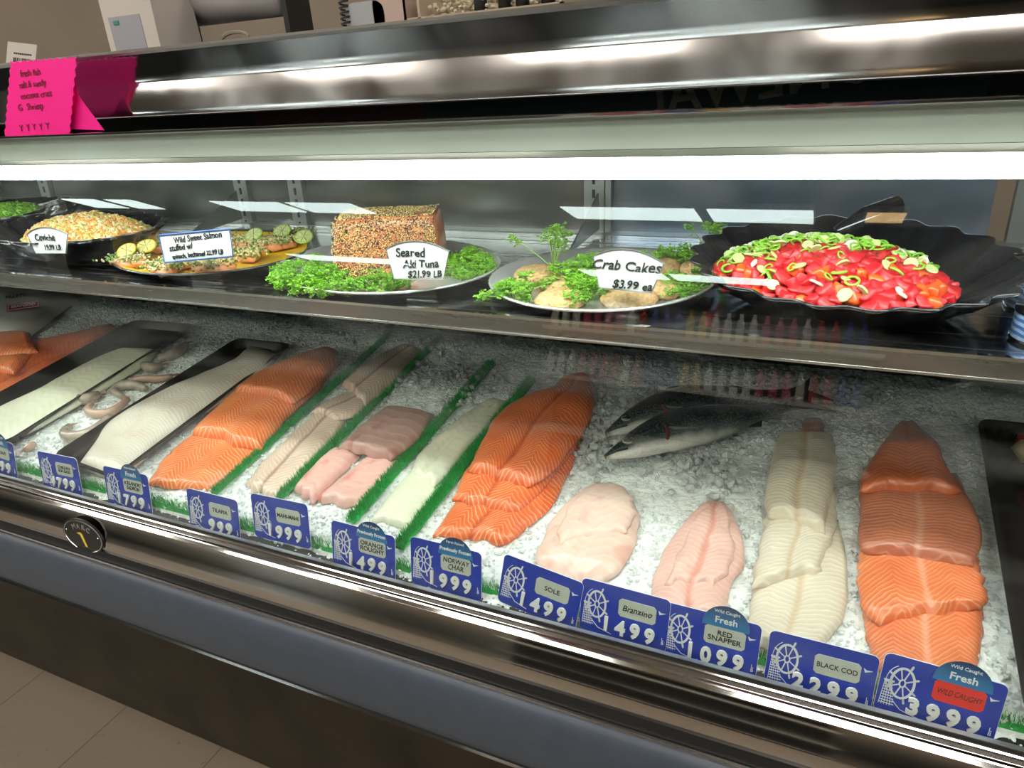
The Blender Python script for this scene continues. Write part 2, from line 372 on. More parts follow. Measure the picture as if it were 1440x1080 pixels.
# hood
P('hood', [(.800, 1.388), (.7925, 1.384), (.7925, 1.370), (.7923, 1.358), (.7922, 1.348), (.7918, 1.3455), (.7900, 1.336), (.7880, 1.3225), (.7862, 1.3105), (.7850, 1.303), (.7850, 1.3010), (.82, 1.3010), (.86, 1.33), (1.30, 1.33), (1.30, 1.388)], M['hood_steel'], smooth=True)
P('hood_edge', [(.785, 1.2995), (.783, 1.3010), (.785, 1.3025), (.790, 1.3025), (.790, 1.2995)], M['chrome'])
P('hood_edge', [(.790, 1.3835), (.788, 1.387), (.791, 1.3905), (.80, 1.3905), (.80, 1.3835)], M['alu'])
# recess behind the gap
P('recess_panel', [(.93, 1.20), (.93, 1.33), (.94, 1.33), (.94, 1.20)], M['black'])
P('recess_floor', [(.69, 1.2545), (.69, 1.262), (.93, 1.262), (.93, 1.2545)], M['black'])
# upper shelf
SY, SZ = .72, 1.061
P('shelf', [(SY, SZ-.0235), (SY-.001, SZ-.002), (SY+.002, SZ), (1.150, SZ), (1.150, SZ-.006), (SY+.004, SZ-.006), (SY+.004, SZ-.0235)], M['shelf'])
P('shelf_edge', [(SY-.002, SZ-.003), (SY-.002, SZ+.0006), (SY+.003, SZ+.0012), (SY+.004, SZ), (SY, SZ-.002)], M['chrome'])
P('shelf_edge', [(SY-.0015, SZ-.0245), (SY-.0015, SZ-.0225), (SY+.004, SZ-.0225), (SY+.004, SZ-.0245)], M['chrome'])
# inside back wall: white liner below, dark sliding doors above
P('back_liner', [(YB, .70), (YB, .868), (YB+.02, .868), (YB+.02, .70)], M['white'])
P('black_strip', [(YB-.004, .846), (YB-.004, .866), (YB, .866), (YB, .846)], M['black'], -1.75, .205)
P('back_beam', [(1.152, 1.03), (1.152, 1.062), (YB+.02, 1.062), (YB+.02, 1.03)], M['frame'])
for x0, x1, m in ((X0, -1.86, 'back'), (-1.82, -1.20, 'back'), (-1.17, -.40, 'back'), (-.355, .20, 'backb'), (.225, X1, 'backg')):
    P('sliding_door', [(YB, .866), (YB+.02, 1.26), (YB+.035, 1.26), (YB+.02, .866)], M[m], x0, x1)
for x in (-1.86, -1.20, -1.05, -.40, -.362):
    wdt = .036 if x != -.362 else .010
    u = P('upright', [(YB-.012, .868), (YB+.006, 1.255), (YB+.02, 1.255), (YB+.004, .868)], M['frame'], x, x+wdt)
    mb = MB()
    if wdt > .02:
        for i in range(16):
            z = .89+i*.023; yy = YB-.0125+(z-.868)*.018/.387
            mb.box(x+.015, x+.020, yy-.9-.0006, yy-.9+.002, z, z+.014)
        s = mb.build('slots', M['black'], u)
# shelf bracket triangle
for x in (-.372, -1.185):
    mb = MB()
    mb.add([(x, YB-.9-.012, 1.13), (x, YB-.9-.012, 1.07), (x, YB-.9-.17, 1.064), (x+.003, YB-.9-.012, 1.13), (x+.003, YB-.9-.012, 1.07), (x+.003, YB-.9-.17, 1.064)], [(0, 1, 2), (5, 4, 3), (0, 3, 4, 1), (1, 4, 5, 2), (2, 5, 3, 0)])
    mb.build('shelf_bracket', M['frame'], case)
P('ice_pan', [(.562, .690), (.562, .712), (.60, .722), (1.168, .815), (1.168, .76), (.60, .68)], M['white'])
mb = MB(); mb.box(X1, X1+.03, -.33, .40, 0, 1.39); mb.build('end_panel', M['steel'], case)
mb = MB(); mb.box(X0-.03, X0, -.33, .40, 0, 1.39); mb.build('end_panel', M['steel'], case)
# maker's badge
c = PY(118, 753, .5235)
bdg = thing('x', '', ''); bdg.name = 'maker_badge'
for k in ('label', 'category'): del bdg[k]
bdg.parent = case; bdg.location = (c[0], c[1]-.9-.002, c[2]); bdg.rotation_euler = (math.radians(-8), 0, 0)
mb = MB(); n = 40
def ellipse(a, b, n=40): return [(a*math.cos(2*PI*i/n), b*math.sin(2*PI*i/n)) for i in range(n)]
mb.prism(ellipse(.046, .0285), .003, 0); mb.tube([(x, 0, z) for x, z in ellipse(.043, .0255)], .0009, 5, 1, True)
bp = mb.build('badge_plate', [M['rubber'], M['alu']], bdg)
for i, ch in enumerate('MARC'):
    a = math.radians(122-i*21); text(ch, .0125, M['alu'], bdg, (.031*math.cos(a), -.0006, .0165*math.sin(a)-.001), 'lettering', rotz=(a-PI/2)*.7)
mb = MB(); mb.prism([(-.012, .004), (-.004, .002), (.004, -.016), (.008, -.017), (.001, .003), (-.004, .006)], .001, 0, -.0012); mb.build('gold_hand', mat('gold_paint', (.75, .55, .08), .4), bdg)
for s in (-1, 1):
    mb = MB(); mb.blob((s*.036, -.0005, .004), (.002, .001, .002), jit=0); mb.build('rivet', M['chrome'], bdg, True)

# reflected shop sign painted as dark bands and back-to-front lettering behind the gap
bn = thing('painted_sign_reflection', 'dark bands and back-to-front pale lettering painted as a reflection, in the gap under the hood', 'painted reflection', (-.25, .922, 1.262))
def band(a, b, m, y=0): mb = MB(); mb.box(a, b, y, y+.004, 0, .06); return mb.build('reflection_band', m, bn)
band(-1.6, -.62, mat('reflection_black', (.010, .009, .012), .6)); band(-.62, -.30, mat('reflection_maroon', (.10, .012, .03), .6))
band(-.30, .38, mat('reflection_green', (.012, .045, .045), .6)); band(.38, .62, mat('reflection_navy', (.008, .011, .026), .6)); band(.62, 1.0, mat('reflection_wine', (.03, .008, .016), .6))
o = text('ONEWAL', .062, mat('reflection_lettering', (.42, .41, .33), .6), bn, (.17, -.001, .046), 'lettering', bold=.001, mirror=True, rotz=math.radians(7), ext=.0004)
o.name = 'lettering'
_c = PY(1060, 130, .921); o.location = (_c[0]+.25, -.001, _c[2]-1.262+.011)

# ------------------------------------------------------------------ things on the hood
HT = 1.388
def onhood(px, y, z=HT+.0005): p = PY(px, 40, y); return (p[0], y, z)
t = thing('receipt_scale', 'white counter scale with grey screen panel standing on the hood', 'scale', onhood(206, .95))
mb = MB(); mb.add([(-.062, -.03, 0), (.056, -.03, 0), (.048, -.02, .16), (-.070, -.02, .16), (-.062, .06, 0), (.056, .06, 0), (.048, .06, .16), (-.070, .06, .16)], [(0, 1, 2, 3), (5, 4, 7, 6), (1, 5, 6, 2), (4, 0, 3, 7), (3, 2, 6, 7), (4, 5, 1, 0)]); mb.build('body', mat('scale_white', (.52, .48, .44), .45), t)
mb = MB(); mb.add([(-.048, -.0305, .006), (.026, -.0305, .006), (.022, -.027, .062), (-.052, -.027, .062), (-.048, -.026, .006), (.026, -.026, .006), (.022, -.022, .062), (-.052, -.022, .062)], [(0, 1, 2, 3), (7, 6, 5, 4), (0, 4, 5, 1), (2, 6, 7, 3), (1, 5, 6, 2), (0, 3, 7, 4)]); mb.build('screen', mat('scale_screen', (.30, .30, .33), .3), t)
mb = MB(); mb.box(-.040, -.028, -.029, -.0265, .050, .056); mb.build('indicator', mat('teal_light', (.05, .25, .22), .4), t)
mb = MB(); mb.box(-.058, .056, -.03, .05, .15, .158); mb.build('dark_slot', M['black'], t)
# paper roll
c = onhood(345, 1.05)
t = thing('paper_roll', 'large white paper roll lying on its side above the hood', 'paper roll', (c[0], 1.05, HT+.042))
mb = MB(); mb.tube([(-.13, 0, .052), (.10, 0, .052)], .047, 32); mb.build('paper', mat('roll_paper', (.60, .56, .56), .7), t, True)
mb = MB(); mb.tube([(-.14, 0, .052), (.115, 0, .052)], .014, 16); mb.build('core', M['wall'], t, True)
mb = MB(); mb.box(-.145, -.135, -.03, .03, -.0415, .06); mb.build('end_bracket', M['black'], t)
mb = MB(); mb.box(.112, .122, -.03, .03, -.0415, .06); mb.build('end_bracket', M['black'], t)
c = onhood(315, .93)
mb = MB(); mb.tube([(.028*math.cos(a), 0, .013+.010*math.sin(a)) for a in [2*PI*i/24 for i in range(24)]], .003, 6, 0, True)
tag(recenter(mb.build('tape_ring', mat('beige_plastic', (.22, .19, .15), .5)), (0, 0, 0)), 'small beige ring lying by the paper roll on the hood', 'ring').location = (c[0], .95, HT+.0005)
c = onhood(488, .92)
mb = MB(); mb.tube([(.007*math.cos(i*1.05), .007*math.sin(i*1.05), .004+i*.0011) for i in range(72)], .0016, 5)
o = mb.build('coiled_cord', M['black'], smooth=True); o.location = (c[0], .92, HT+.0005); tag(o, 'black coiled cord rising behind the hood edge', 'cord')
c = onhood(540, .93)
t = thing('plastic_tub', 'clear round-cornered plastic tub with pinkish lid on the hood', 'tub', (c[0], .95, HT+.0005))
mb = MB(); mb.prism(rrect(-.055, .01, 0.002, .040, .015), .06, 0, -.03); mb.build('tub', mat('cloudy_plastic', (.36, .37, .38), .3), t)
mb = MB(); mb.prism(rrect(-.008, .045, 0.002, .046, .012), .07, 0, -.03); mb.build('lid', mat('pinkish_plastic', (.48, .36, .31), .4), t)
mb = MB(); mb.box(-.045, .012, -.034, -.03, 0, .005); mb.build('label_strip', mat('teal_strip', (.12, .28, .24), .5), t)
c = onhood(690, .95)
t = thing('wooden_crate', 'shallow tan box of pale grains with black caps behind the hood', 'box', (c[0], .98, HT+.0005))
mb = MB(); a0, a1 = -.115, .115
mb.box(a0, a1, -.06, -.055, 0, .014); mb.box(a0, a1, .055, .06, 0, .05); mb.box(a0, a0+.004, -.06, .06, 0, .05); mb.box(a0+.022, a0+.026, -.06, .06, 0, .05); mb.box(a1-.004, a1, -.06, .06, 0, .05); mb.box(a0, a1, -.06, .06, 0, .003); mb.build('tray', mat('tan_card', (.42, .34, .25), .7), t)
mb = MB()
for i in range(700): mb.blob((random.uniform(a0+.03, a1-.005), random.uniform(-.05, .05), .004+random.random()*.03), (.0035, .003, .0028), jit=.2)
o = mb.build('grains', mat('pale_grain', (.55, .48, .34), .6), t); o['kind'] = 'stuff'
for x in (-.005, .03, .055, .09):
    mb = MB(); mb.tube([(x, -.045, .003), (x, -.045, .05)], .009, 12); mb.build('black_cap', M['black'], t, True)
c = onhood(15, .93)
t = thing('barcode_card', 'white barcode label card leaning on the far left of the hood', 'card', (c[0], .93, HT+.0005), rot=(math.radians(-20), math.radians(8), 0))
mb = MB(); mb.box(-.05, .03, 0, .002, 0, .045); mb.build('card', mat('card_white', (.48, .44, .40), .6), t)
mb = MB()
for i in range(14): mb.box(-.03+i*.0035, -.03+i*.0035+random.choice((.001, .002)), -.0006, 0, .006, .018)
for i in range(9): mb.box(-.03+i*.0055, -.026+i*.0055, -.0006, 0, .024, .027)
mb.build('print', M['ink'], t)
c = onhood(110, .88)
mb = MB(); pts = [(-.11, -.03), (-.04, -.045), (.06, -.04), (.10, -.02), (.07, .02), (-.1, .03)]
mb.add([(x, y, .002+.006*random.random()) for x, y in pts]+[(x, y, .0) for x, y in pts], [(0, 1, 2, 3, 4, 5), (11, 10, 9, 8, 7, 6)]+[(i, i+6, (i+1) % 6+6, (i+1) % 6) for i in range(6)])
o = mb.build('plastic_sheet', mat('crumpled_plastic', (.30, .27, .24), .25)); o.location = (c[0], .88, HT+.0005); tag(o, 'crumpled clear plastic sheet lying on the hood below the scale', 'plastic sheet')
c = onhood(380, .86)
mb = MB(); mb.box(-.1, .09, -.02, .02, 0, .002); mb.box(-.13, .2, .0, .03, 0, .0015)
o = mb.build('paper_strip', mat('paper_white', (.62, .58, .54), .6)); o.location = (c[0], .845, HT+.0005); tag(o, 'long white paper strip lying on the hood edge below the paper roll', 'paper')

# pink price card with zigzag edge, hung over the hood
def zig(p, q, n, amp):
    p = np.array(p); q = np.array(q); d = (q-p)/n; nn = np.array([d[1], -d[0]])/np.linalg.norm(d)
    out = []
    for i in range(n): out += [tuple(p+d*i), tuple(p+d*(i+.5)+nn*amp)]
    return out
q = [PY(x, y, .742) for x, y in ((5, 195), (98, 196), (109, 79), (14, 86))]
o0 = (q[0]+q[1])/2
loc = [(a[0]-o0[0], a[2]-o0[2]) for a in q]
pk = thing('pink_price_card', 'bright pink zigzag-edged card with handwriting hanging from the hood', 'card', (o0[0], .742, o0[2]))
mb = MB(); poly = []
for i in range(4): poly += zig(loc[i], loc[(i+1) % 4], 9 if i % 2 else 10, -.0028)
mb.prism(poly, .0012); mb.build('card', M['pink'], pk)
for s, dx, dz, sz in (('fresh fish', .004, .092, .0105), ('salt & sandy', .006, .077, .0105), ('coconut crust', .012, .062, .0105), ('G   Shrimp', -.004, .046, .011), ('Y  Y  Y  Y  Y', .0, .017, .011)):
    text(s, sz*1.25, M['redink'], pk, (dx+dz*.36, -.0008, dz), 'handwriting', ext=.0002, shear=.2, hand=True, bold=0)
pb = [PY(x, y, .752) for x, y in ((98, 181), (148, 183), (112, 135), (104, 95))]
mb = MB(); mb.prism([(a[0]-o0[0], a[2]-o0[2]) for a in pb], .001, 0, .008); mb.build('folded_back', M['pink'], pk)

# ------------------------------------------------------------------ ice
def ice_h(x, y):
    v = Vector((x*14, y*14, 0)); h = noise.noise(v)*.005+noise.noise(v*4)*.003+noise.noise(v*11)*.0018
    return h - .006 + (.014*max(0, (y-1.08)/.09) if y > 1.08 else 0) - .020*min(1, max(0, (.602-y)/.014))
nx, ny = 620, 130; xa, xb, ya, yb = -2.2, .62, .566, 1.166
vs = []; 
for j in range(ny):
    y = ya+(yb-ya)*j/(ny-1)
    for i in range(nx):
        x = xa+(xb-xa)*i/(nx-1); vs.append((x, y, ice_z(y)+ice_h(x, y)))
fs = [(j*nx+i, j*nx+i+1, (j+1)*nx+i+1, (j+1)*nx+i) for j in range(ny-1) for i in range(nx-1)]
ic = meshobj('crushed_ice', vs, fs, M['ice'], smooth=False)
tag(ic, 'bed of crushed ice under the fish', 'ice', kind='stuff')
mb = MB()
for i in range(24000):
    x = random.uniform(-1.75, .45); y = random.uniform(.570, 1.16); s = random.choice((.0016, .0022, .003, .0038))*random.uniform(.8, 1.3)
    mb.blob((x, y, ice_z(y)+ice_h(x, y)+s*.3), (s, s*.8, s*.6), M_=rrot(), jit=.3)
tag(mb.build('ice_bits', M['icec']), 'loose crushed ice bits scattered over the ice bed', 'ice', kind='stuff')
mb = MB()
for (px, py, sx, sy, n) in ((840, 620, 28, 45, 90), (820, 590, 12, 30, 30), (1000, 660, 70, 40, 110), (900, 560, 50, 25, 40), (660, 540, 40, 30, 50), (600, 520, 60, 30, 60), (205, 610, 30, 20, 40), (1180, 560, 80, 30, 60)):
    for i in range(n):
        p = PI_(px+random.gauss(0, sx*.6), py+random.gauss(0, sy*.6), .004); s = random.uniform(.004, .0085)
        mb.blob((p[0], p[1], p[2]+s*.3), (s, s*.8, s*.7), M_=rrot(), jit=.25)
tag(mb.build('ice_chunks', M['icecl']), 'larger clear ice chunks heaped around the whole fish', 'ice', kind='stuff')

# ------------------------------------------------------------------ fillets
def cr(pts, n):
    """resample polyline smoothly to n points"""
    P_ = np.array(pts, float)
    if len(P_) > 2:
        out = []
        E_ = np.vstack([2*P_[0]-P_[1], P_, 2*P_[-1]-P_[-2]])
        for i in range(1, len(E_)-2):
            for t in np.linspace(0, 1, 12, endpoint=False):
                a, b, c_, d = E_[i-1], E_[i], E_[i+1], E_[i+2]
                out.append(.5*((2*b)+(-a+c_)*t+(2*a-5*b+4*c_-d)*t*t+(-a+3*b-3*c_+d)*t**3))
        out.append(P_[-1]); P_ = np.array(out)
    s = np.r_[0, np.cumsum(np.linalg.norm(np.diff(P_, axis=0), axis=1))]; s /= s[-1]
    q_ = np.linspace(0, 1, n); return np.stack([np.interp(q_, s, P_[:, k]) for k in range(P_.shape[1])], 1)
FID = [0]
def fillet(name, label, left, right, mt, t=.014, h=(0, 0), group=None, cat='fish fillet', nv=56, nu=28, rag=.0015, groove=.0, flatend=True, near=None, power=5, roundfar=.10, skin=None):
    FID[0] += 1; sd = FID[0]*7.3
    # 3-d borders
    hv = lambda v: float(np.interp(v, np.linspace(0, 1, len(h)), h))
    def border(pts):
        n = len(pts); w3 = [PI_(x, y, hv(i/(n-1))+t*.5) for i, (x, y) in enumerate(pts)]
        return cr(w3, nv)
    Lb, Rb = border(left), border(right)
    vs = np.zeros((nv, nu, 3)); uv = np.zeros((nv, nu, 2)); low = []
    midl = (Lb+Rb)/2; al = np.r_[0, np.cumsum(np.linalg.norm(np.diff(midl, axis=0), axis=1))]; tot = al[-1]
    for j in range(nv):
        v = j/(nv-1); wd = np.linalg.norm(Rb[j]-Lb[j])
        for i in range(nu):
            u = i/(nu-1); p = Lb[j]*(1-u)+Rb[j]*u
            e = 1-abs(2*u-1)**power
            ev = min(1, v/roundfar)**.6
            dn = (tot-al[j]); en = min(1, dn/.006)**.5 if flatend else min(1, dn/.03)**.6
            edge = (max(e, 0)**.5)*ev*en
            nn = noise.noise(Vector((p[0]*30, p[1]*30, sd)))*.0016+noise.noise(Vector((p[0]*75, p[1]*75, sd)))*.0006
            dome = 1-.28*(2*u-1)**2
            gr = groove*math.exp(-((u-.5)*wd/.005)**2)
            z = ice_z(p[1])+hv(v)+(t*dome+nn-gr)*edge
            # ragged outline
            rg = rag*noise.noise(Vector((v*9, u*7, sd)))*(2 if (u in (0, 1)) else 1)
            nb = .004*noise.noise(Vector((u*5, sd, 1)))*v*2 if j > nv*.5 else 0
            vs[j, i] = (p[0]+rg, p[1]+rg*.6+nb, z); uv[j, i] = ((u-.5)*wd, al[j])
    V = vs.reshape(-1, 3); U = uv.reshape(-1, 2)
    bot = V.copy(); 
    for k in range(len(bot)):
        j = k//nu; bot[k, 2] = ice_z(bot[k, 1])+hv(j/(nv-1))-.0035
    fs = []; n0 = nv*nu
    for j in range(nv-1):
        for i in range(nu-1):
            a = j*nu+i; fs.append((a, a+nu, a+nu+1, a+1)); fs.append((n0+a, n0+a+1, n0+a+nu+1, n0+a+nu))
    for j in range(nv-1):
        a = j*nu; fs.append((a, n0+a, n0+a+nu, a+nu)); b = a+nu-1; fs.append((b, b+nu, n0+b+nu, n0+b))
    for i in range(nu-1):
        fs.append((i, i+1, n0+i+1, n0+i)); a = (nv-1)*nu+i; fs.append((a, n0+a, n0+a+1, a+1))
    o = meshobj(name, np.vstack([V, bot]), fs, FL[mt] if isinstance(mt, str) else mt, smooth=True, uv=np.vstack([U, U]))
    c_ = V.mean(0); recenter(o, (c_[0], c_[1], ice_z(c_[1])+min(h)-.003)); tag(o, label, cat, group)
    return o

# norway char stack (green dividers to its left)
G = 'stack of char fillets'
fillet('char_fillet', 'lowest char fillet, orange with pale lines, ending nearest its price sign', [(710, 590), (668, 655), (640, 702), (610, 748)], [(826, 590), (806, 646), (786, 690), (757, 724), (714, 758)], 'char', .010, (.0, .0), G)
fillet('char_fillet', 'middle char fillet of the tall orange stack', [(720, 570), (690, 600), (662, 645), (636, 697)], [(832, 580), (812, 620), (787, 652), (757, 690), (728, 718)], 'char', .011, (.012, .011, .010), G)
fillet('char_fillet', 'whole char side on top of the orange stack, with its tail end pointing away', [(806, 522), (790, 529), (772, 544), (738, 552), (702, 576), (685, 598), (673, 625), (657, 656)], [(813, 521), (829, 527), (835, 548), (831, 578), (808, 617), (774, 658), (742, 679)], 'char', .014, (.012, .024, .022), G, groove=.004)
# icelandic salmon stack
G = 'stack of farmed salmon fillets'
fillet('salmon_fillet', 'lowest bright orange salmon piece behind the sign with a handwritten salmon card', [(345, 560), (300, 590), (262, 613), (228, 643), (206, 679)], [(402, 590), (375, 620), (345, 652), (288, 686)], 'salmon', .009, (0, 0), G)
fillet('salmon_fillet', 'middle bright orange salmon piece with a thick cut end', [(430, 500), (360, 525), (325, 548), (298, 573), (266, 603)], [(478, 503), (440, 548), (402, 582), (361, 627)], 'salmon', .017, (.008, .014, .010), G)
fillet('salmon_fillet', 'top bright orange salmon piece of the left stack, its tail end pointing away', [(466, 487), (425, 497), (380, 512), (350, 527), (327, 544)], [(474, 490), (467, 510), (440, 538), (412, 561)], 'salmon', .016, (.016, .028, .026), G)
# tilapia lane
G = 'tilapia fillets between the green dividers'
fillet('tilapia_fillet', 'large tilapia fillet with dark centre line, lowest of the lane behind its sign', [(462, 572), (437, 584), (402, 615), (366, 650), (344, 679)], [(492, 572), (476, 602), (441, 642), (415, 672), (386, 699)], 'tilapia', .010, (.0, 0), G, groove=.0012)
fillet('tilapia_fillet', 'narrow greyish tilapia piece tucked between two larger fillets', [(510, 545), (478, 553), (440, 574)], [(522, 560), (503, 578), (470, 588)], 'tilapia', .009, (.006, .009), G)
fillet('tilapia_fillet', 'upper tilapia fillet at the far end of the narrow lane', [(570, 480), (540, 494), (510, 511), (480, 537)], [(596, 489), (572, 515), (545, 541), (514, 564)], 'tilapia', .012, (.0, .012), G, groove=.0015)
G = 'mahi pieces between the green dividers'
fillet('mahi_fillet', 'left pink mahi strip behind the mahi price sign', [(474, 625), (446, 646), (412, 684)], [(505, 636), (474, 666), (440, 702)], 'mahi', .013, (.0, 0), G, rag=.001)
fillet('mahi_fillet', 'right pink mahi strip beside the third green divider', [(530, 630), (486, 664), (444, 698)], [(574, 628), (546, 666), (500, 708)], 'mahi', .012, (.0, 0), G, rag=.001)
fillet('mahi_fillet', 'dark red-brown mahi piece lying across two pink strips', [(545, 566), (508, 595), (476, 625)], [(610, 577), (589, 611), (548, 641)], 'mahid', .014, (.004, .014), G, rag=.001)
G = 'orange roughy fillets between the green dividers'
fillet('roughy_fillet', 'lower cream yellow roughy fillet behind the sign reading orange roughy', [(600, 640), (560, 678), (522, 727)], [(632, 660), (606, 700), (575, 740)], 'roughy', .009, (.0, 0), G)
fillet('roughy_fillet', 'upper cream yellow roughy fillet reaching to the back of its lane', [(692, 556), (655, 580), (622, 605), (587, 640), (577, 662)], [(713, 560), (690, 592), (656, 626), (634, 656), (611, 680)], 'roughy', .010, (.0, .003, .008), G, groove=.004)
# sole
G = 'pale pink sole fillets'
fillet('sole_fillet', 'broad pale pink fillet heap lying directly behind the sole sign', [(836, 676), (806, 694), (777, 722), (757, 765), (755, 788), (775, 812)], [(864, 676), (887, 692), (898, 726), (890, 768), (868, 800), (838, 818)], 'sole', .016, (0, 0), G, power=3, flatend=False, groove=.003)
fillet('sole_fillet', 'thin pale pink flap of sole folded over the top of the heap', [(838, 677), (808, 700), (784, 740), (790, 760)], [(868, 677), (886, 694), (893, 722), (880, 744)], 'sole', .007, (.006, .014, .013), G, rag=.004)
G = 'pink snapper fillets'
fillet('snapper_fillet', 'pink fillet with reddish centre line lying behind the red snapper sign', [(993, 700), (958, 733), (930, 775), (916, 822), (918, 862)], [(1022, 701), (1043, 745), (1046, 790), (1028, 816), (1022, 872)], 'snapper', .015, (0, 0), G, power=3, groove=.003)
fillet('snapper_fillet', 'upper half of the pink fillet pair, with a torn white edge', [(995, 700), (972, 735), (952, 775), (938, 815)], [(1020, 702), (1030, 735), (1026, 790), (1004, 822)], 'snapper', .008, (.006, .012, .012), G, rag=.003, groove=.003)
# black cod
G = 'overlapping black cod pieces'
fillet('cod_piece', 'lowest cream black cod piece with a dark speck near its right edge', [(1088, 740), (1066, 790), (1058, 830), (1055, 868), (1062, 905)], [(1180, 725), (1193, 786), (1191, 850), (1168, 890), (1140, 912)], 'cod', .012, (0, 0), G, rag=.001, groove=.002)
fillet('cod_piece', 'middle cream black cod piece with a curled outlined edge', [(1086, 680), (1078, 725), (1068, 762), (1057, 822)], [(1178, 680), (1175, 742), (1160, 772), (1157, 796)], 'cod', .012, (.004, .013, .012), G, rag=.002, groove=.002)
fillet('cod_piece', 'top black cod piece, squarish and greyer, at the far end of its column', [(1094, 607), (1083, 652), (1075, 690), (1081, 717)], [(1172, 606), (1178, 652), (1168, 700), (1162, 740)], 'cod', .016, (.0, .02, .024), G, rag=.001, groove=.003, roundfar=.05)
fillet('cod_piece', 'small purplish tail tip poking out beyond the black cod column', [(1132, 586), (1127, 605), (1126, 625)], [(1155, 586), (1160, 602), (1160, 625)], 'mahid', .008, (.0, .0), G)
# wild salmon
G = 'overlapping wild salmon pieces'
fillet('wild_salmon_piece', 'lowest wild salmon piece, just above the sign with the red card', [(1212, 835), (1219, 884), (1229, 918), (1245, 950)], [(1384, 835), (1384, 880), (1378, 930), (1370, 965)], 'sockeye', .012, (0, 0), G, rag=.001)
fillet('wild_salmon_piece', 'second lowest wild salmon piece, broad and brightest orange', [(1213, 755), (1207, 800), (1214, 845), (1239, 869)], [(1372, 770), (1390, 830), (1388, 842), (1383, 848)], 'sockeye', .012, (.010, .013, .012), G, rag=.002)
fillet('wild_salmon_piece', 'third wild salmon piece up, brownish red with fine pale ribs', [(1215, 655), (1210, 700), (1209, 735), (1211, 768)], [(1345, 660), (1370, 707), (1384, 750), (1371, 791)], 'sockeyed', .012, (.014, .024, .024), G, rag=.001)
fillet('wild_salmon_piece', 'topmost dark red wild salmon piece tapering to a point at the back', [(1266, 590), (1238, 627), (1213, 664), (1210, 684)], [(1281, 590), (1316, 619), (1332, 648), (1353, 684)], 'darksal', .013, (.004, .026, .034), G, rag=.001, groove=.002)
# left salmon heap
G = 'dark salmon fillets at the far left'
fillet('dark_salmon_fillet', 'long brownish red salmon fillet at the far left, its tail pointing toward the shelf', [(156, 452), (125, 462), (80, 471), (40, 480), (-40, 505)], [(163, 458), (128, 476), (95, 490), (52, 508), (-10, 540)], 'darksal', .012, (.012, .012), G)
fillet('dark_salmon_fillet', 'lower long salmon fillet at the far left, beside the nearest black tray', [(146, 470), (105, 488), (60, 508), (0, 535), (-60, 565)], [(136, 487), (108, 505), (60, 529), (0, 560), (-50, 590)], 'darksal', .012, (0, 0), G)
fillet('dark_salmon_fillet', 'upper orange cut piece at the left picture edge under the plastic bag', [(40, 464), (5, 464), (-50, 470)], [(52, 490), (20, 496), (-50, 505)], 'salmon', .014, (.026, .026), G)
fillet('dark_salmon_fillet', 'lower orange cut piece at the left picture edge, with pale rim', [(44, 494), (0, 500), (-50, 506)], [(18, 521), (-10, 520), (-60, 528)], 'salmon', .014, (.024, .018), G)

# ---- trays
def tray(label, fl, fr, nr, nl, group=None, depth=.014, hh=.002, name='black_tray'):
    cs = [PI_(*p, hh+depth) for p in (fl, fr, nr, nl)]
    cen = sum(cs)/4
    def ring(shr, z, n=6):
        out = []
        for i in range(4):
            a, b, c_ = cs[i-1], cs[i], cs[(i+1) % 4]
            da = (a-b)/np.linalg.norm(a-b); db = (c_-b)/np.linalg.norm(c_-b); r_ = .022
            bb = b + (da+db)*shr
            for k in range(n+1):
                t_ = k/n; p = (bb+da*r_)*(1-t_)**2+2*bb*t_*(1-t_)+(bb+db*r_)*t_**2
                out.append((p[0]-cen[0], p[1]-cen[1], ice_z(p[1])+z-ice_z(cen[1])))
        return out
    rings = [ring(.010, 0), ring(.002, depth-.001), ring(-.002, depth), ring(-.002, depth+.0015), ring(.004, depth+.0015), ring(.012, .002), ring(.03, .0018)]
    n = len(rings[0]); vs = [v for r_ in rings for v in r_]; fs = [tuple(range(n))[::-1]]
    for k in range(len(rings)-1):
        for i in range(n): fs.append((k*n+i, k*n+(i+1) % n, (k+1)*n+(i+1) % n, (k+1)*n+i))
    fs.append(tuple(range((len(rings)-1)*n, len(rings)*n)))
    o = meshobj(name, vs, fs, M['blackpl']); o.location = (cen[0], cen[1], ice_z(cen[1])+hh); return tag(o, label, 'tray', group)
GT = 'black plastic fish trays'
tray('black plastic tray holding the long white fillet, behind the sign with the chilean card', (334, 476), (409, 485), (160, 672), (75, 640), GT)
tray('black plastic tray at the far left, holding the greenish white fillet', (188, 451), (273, 457), (5, 625), (-70, 590), GT)
tray('dark red-black tray at the right picture edge, beside the wild salmon', (1376, 590), (1520, 606), (1640, 990), (1445, 1010), GT, .03)
G = 'long white fillets in black trays'
fillet('white_fillet', 'long thick white fillet in the black tray left of the bright salmon', [(352, 480), (325, 505), (275, 526), (217, 551), (157, 586), (135, 615), (111, 650)], [(388, 491), (376, 515), (332, 543), (297, 566), (246, 599), (202, 635), (166, 669)], 'white', .020, (.006, .006), G, power=4, rag=.001, cat='fish fillet')
fillet('white_fillet', 'long greenish white fillet in the far left black tray', [(188, 486), (150, 495), (112, 512), (50, 545), (0, 568), (-60, 603)], [(222, 487), (202, 508), (155, 535), (112, 561), (60, 591), (10, 618), (-20, 640)], 'roughy', .016, (.006, .006), G, power=4, rag=.001)
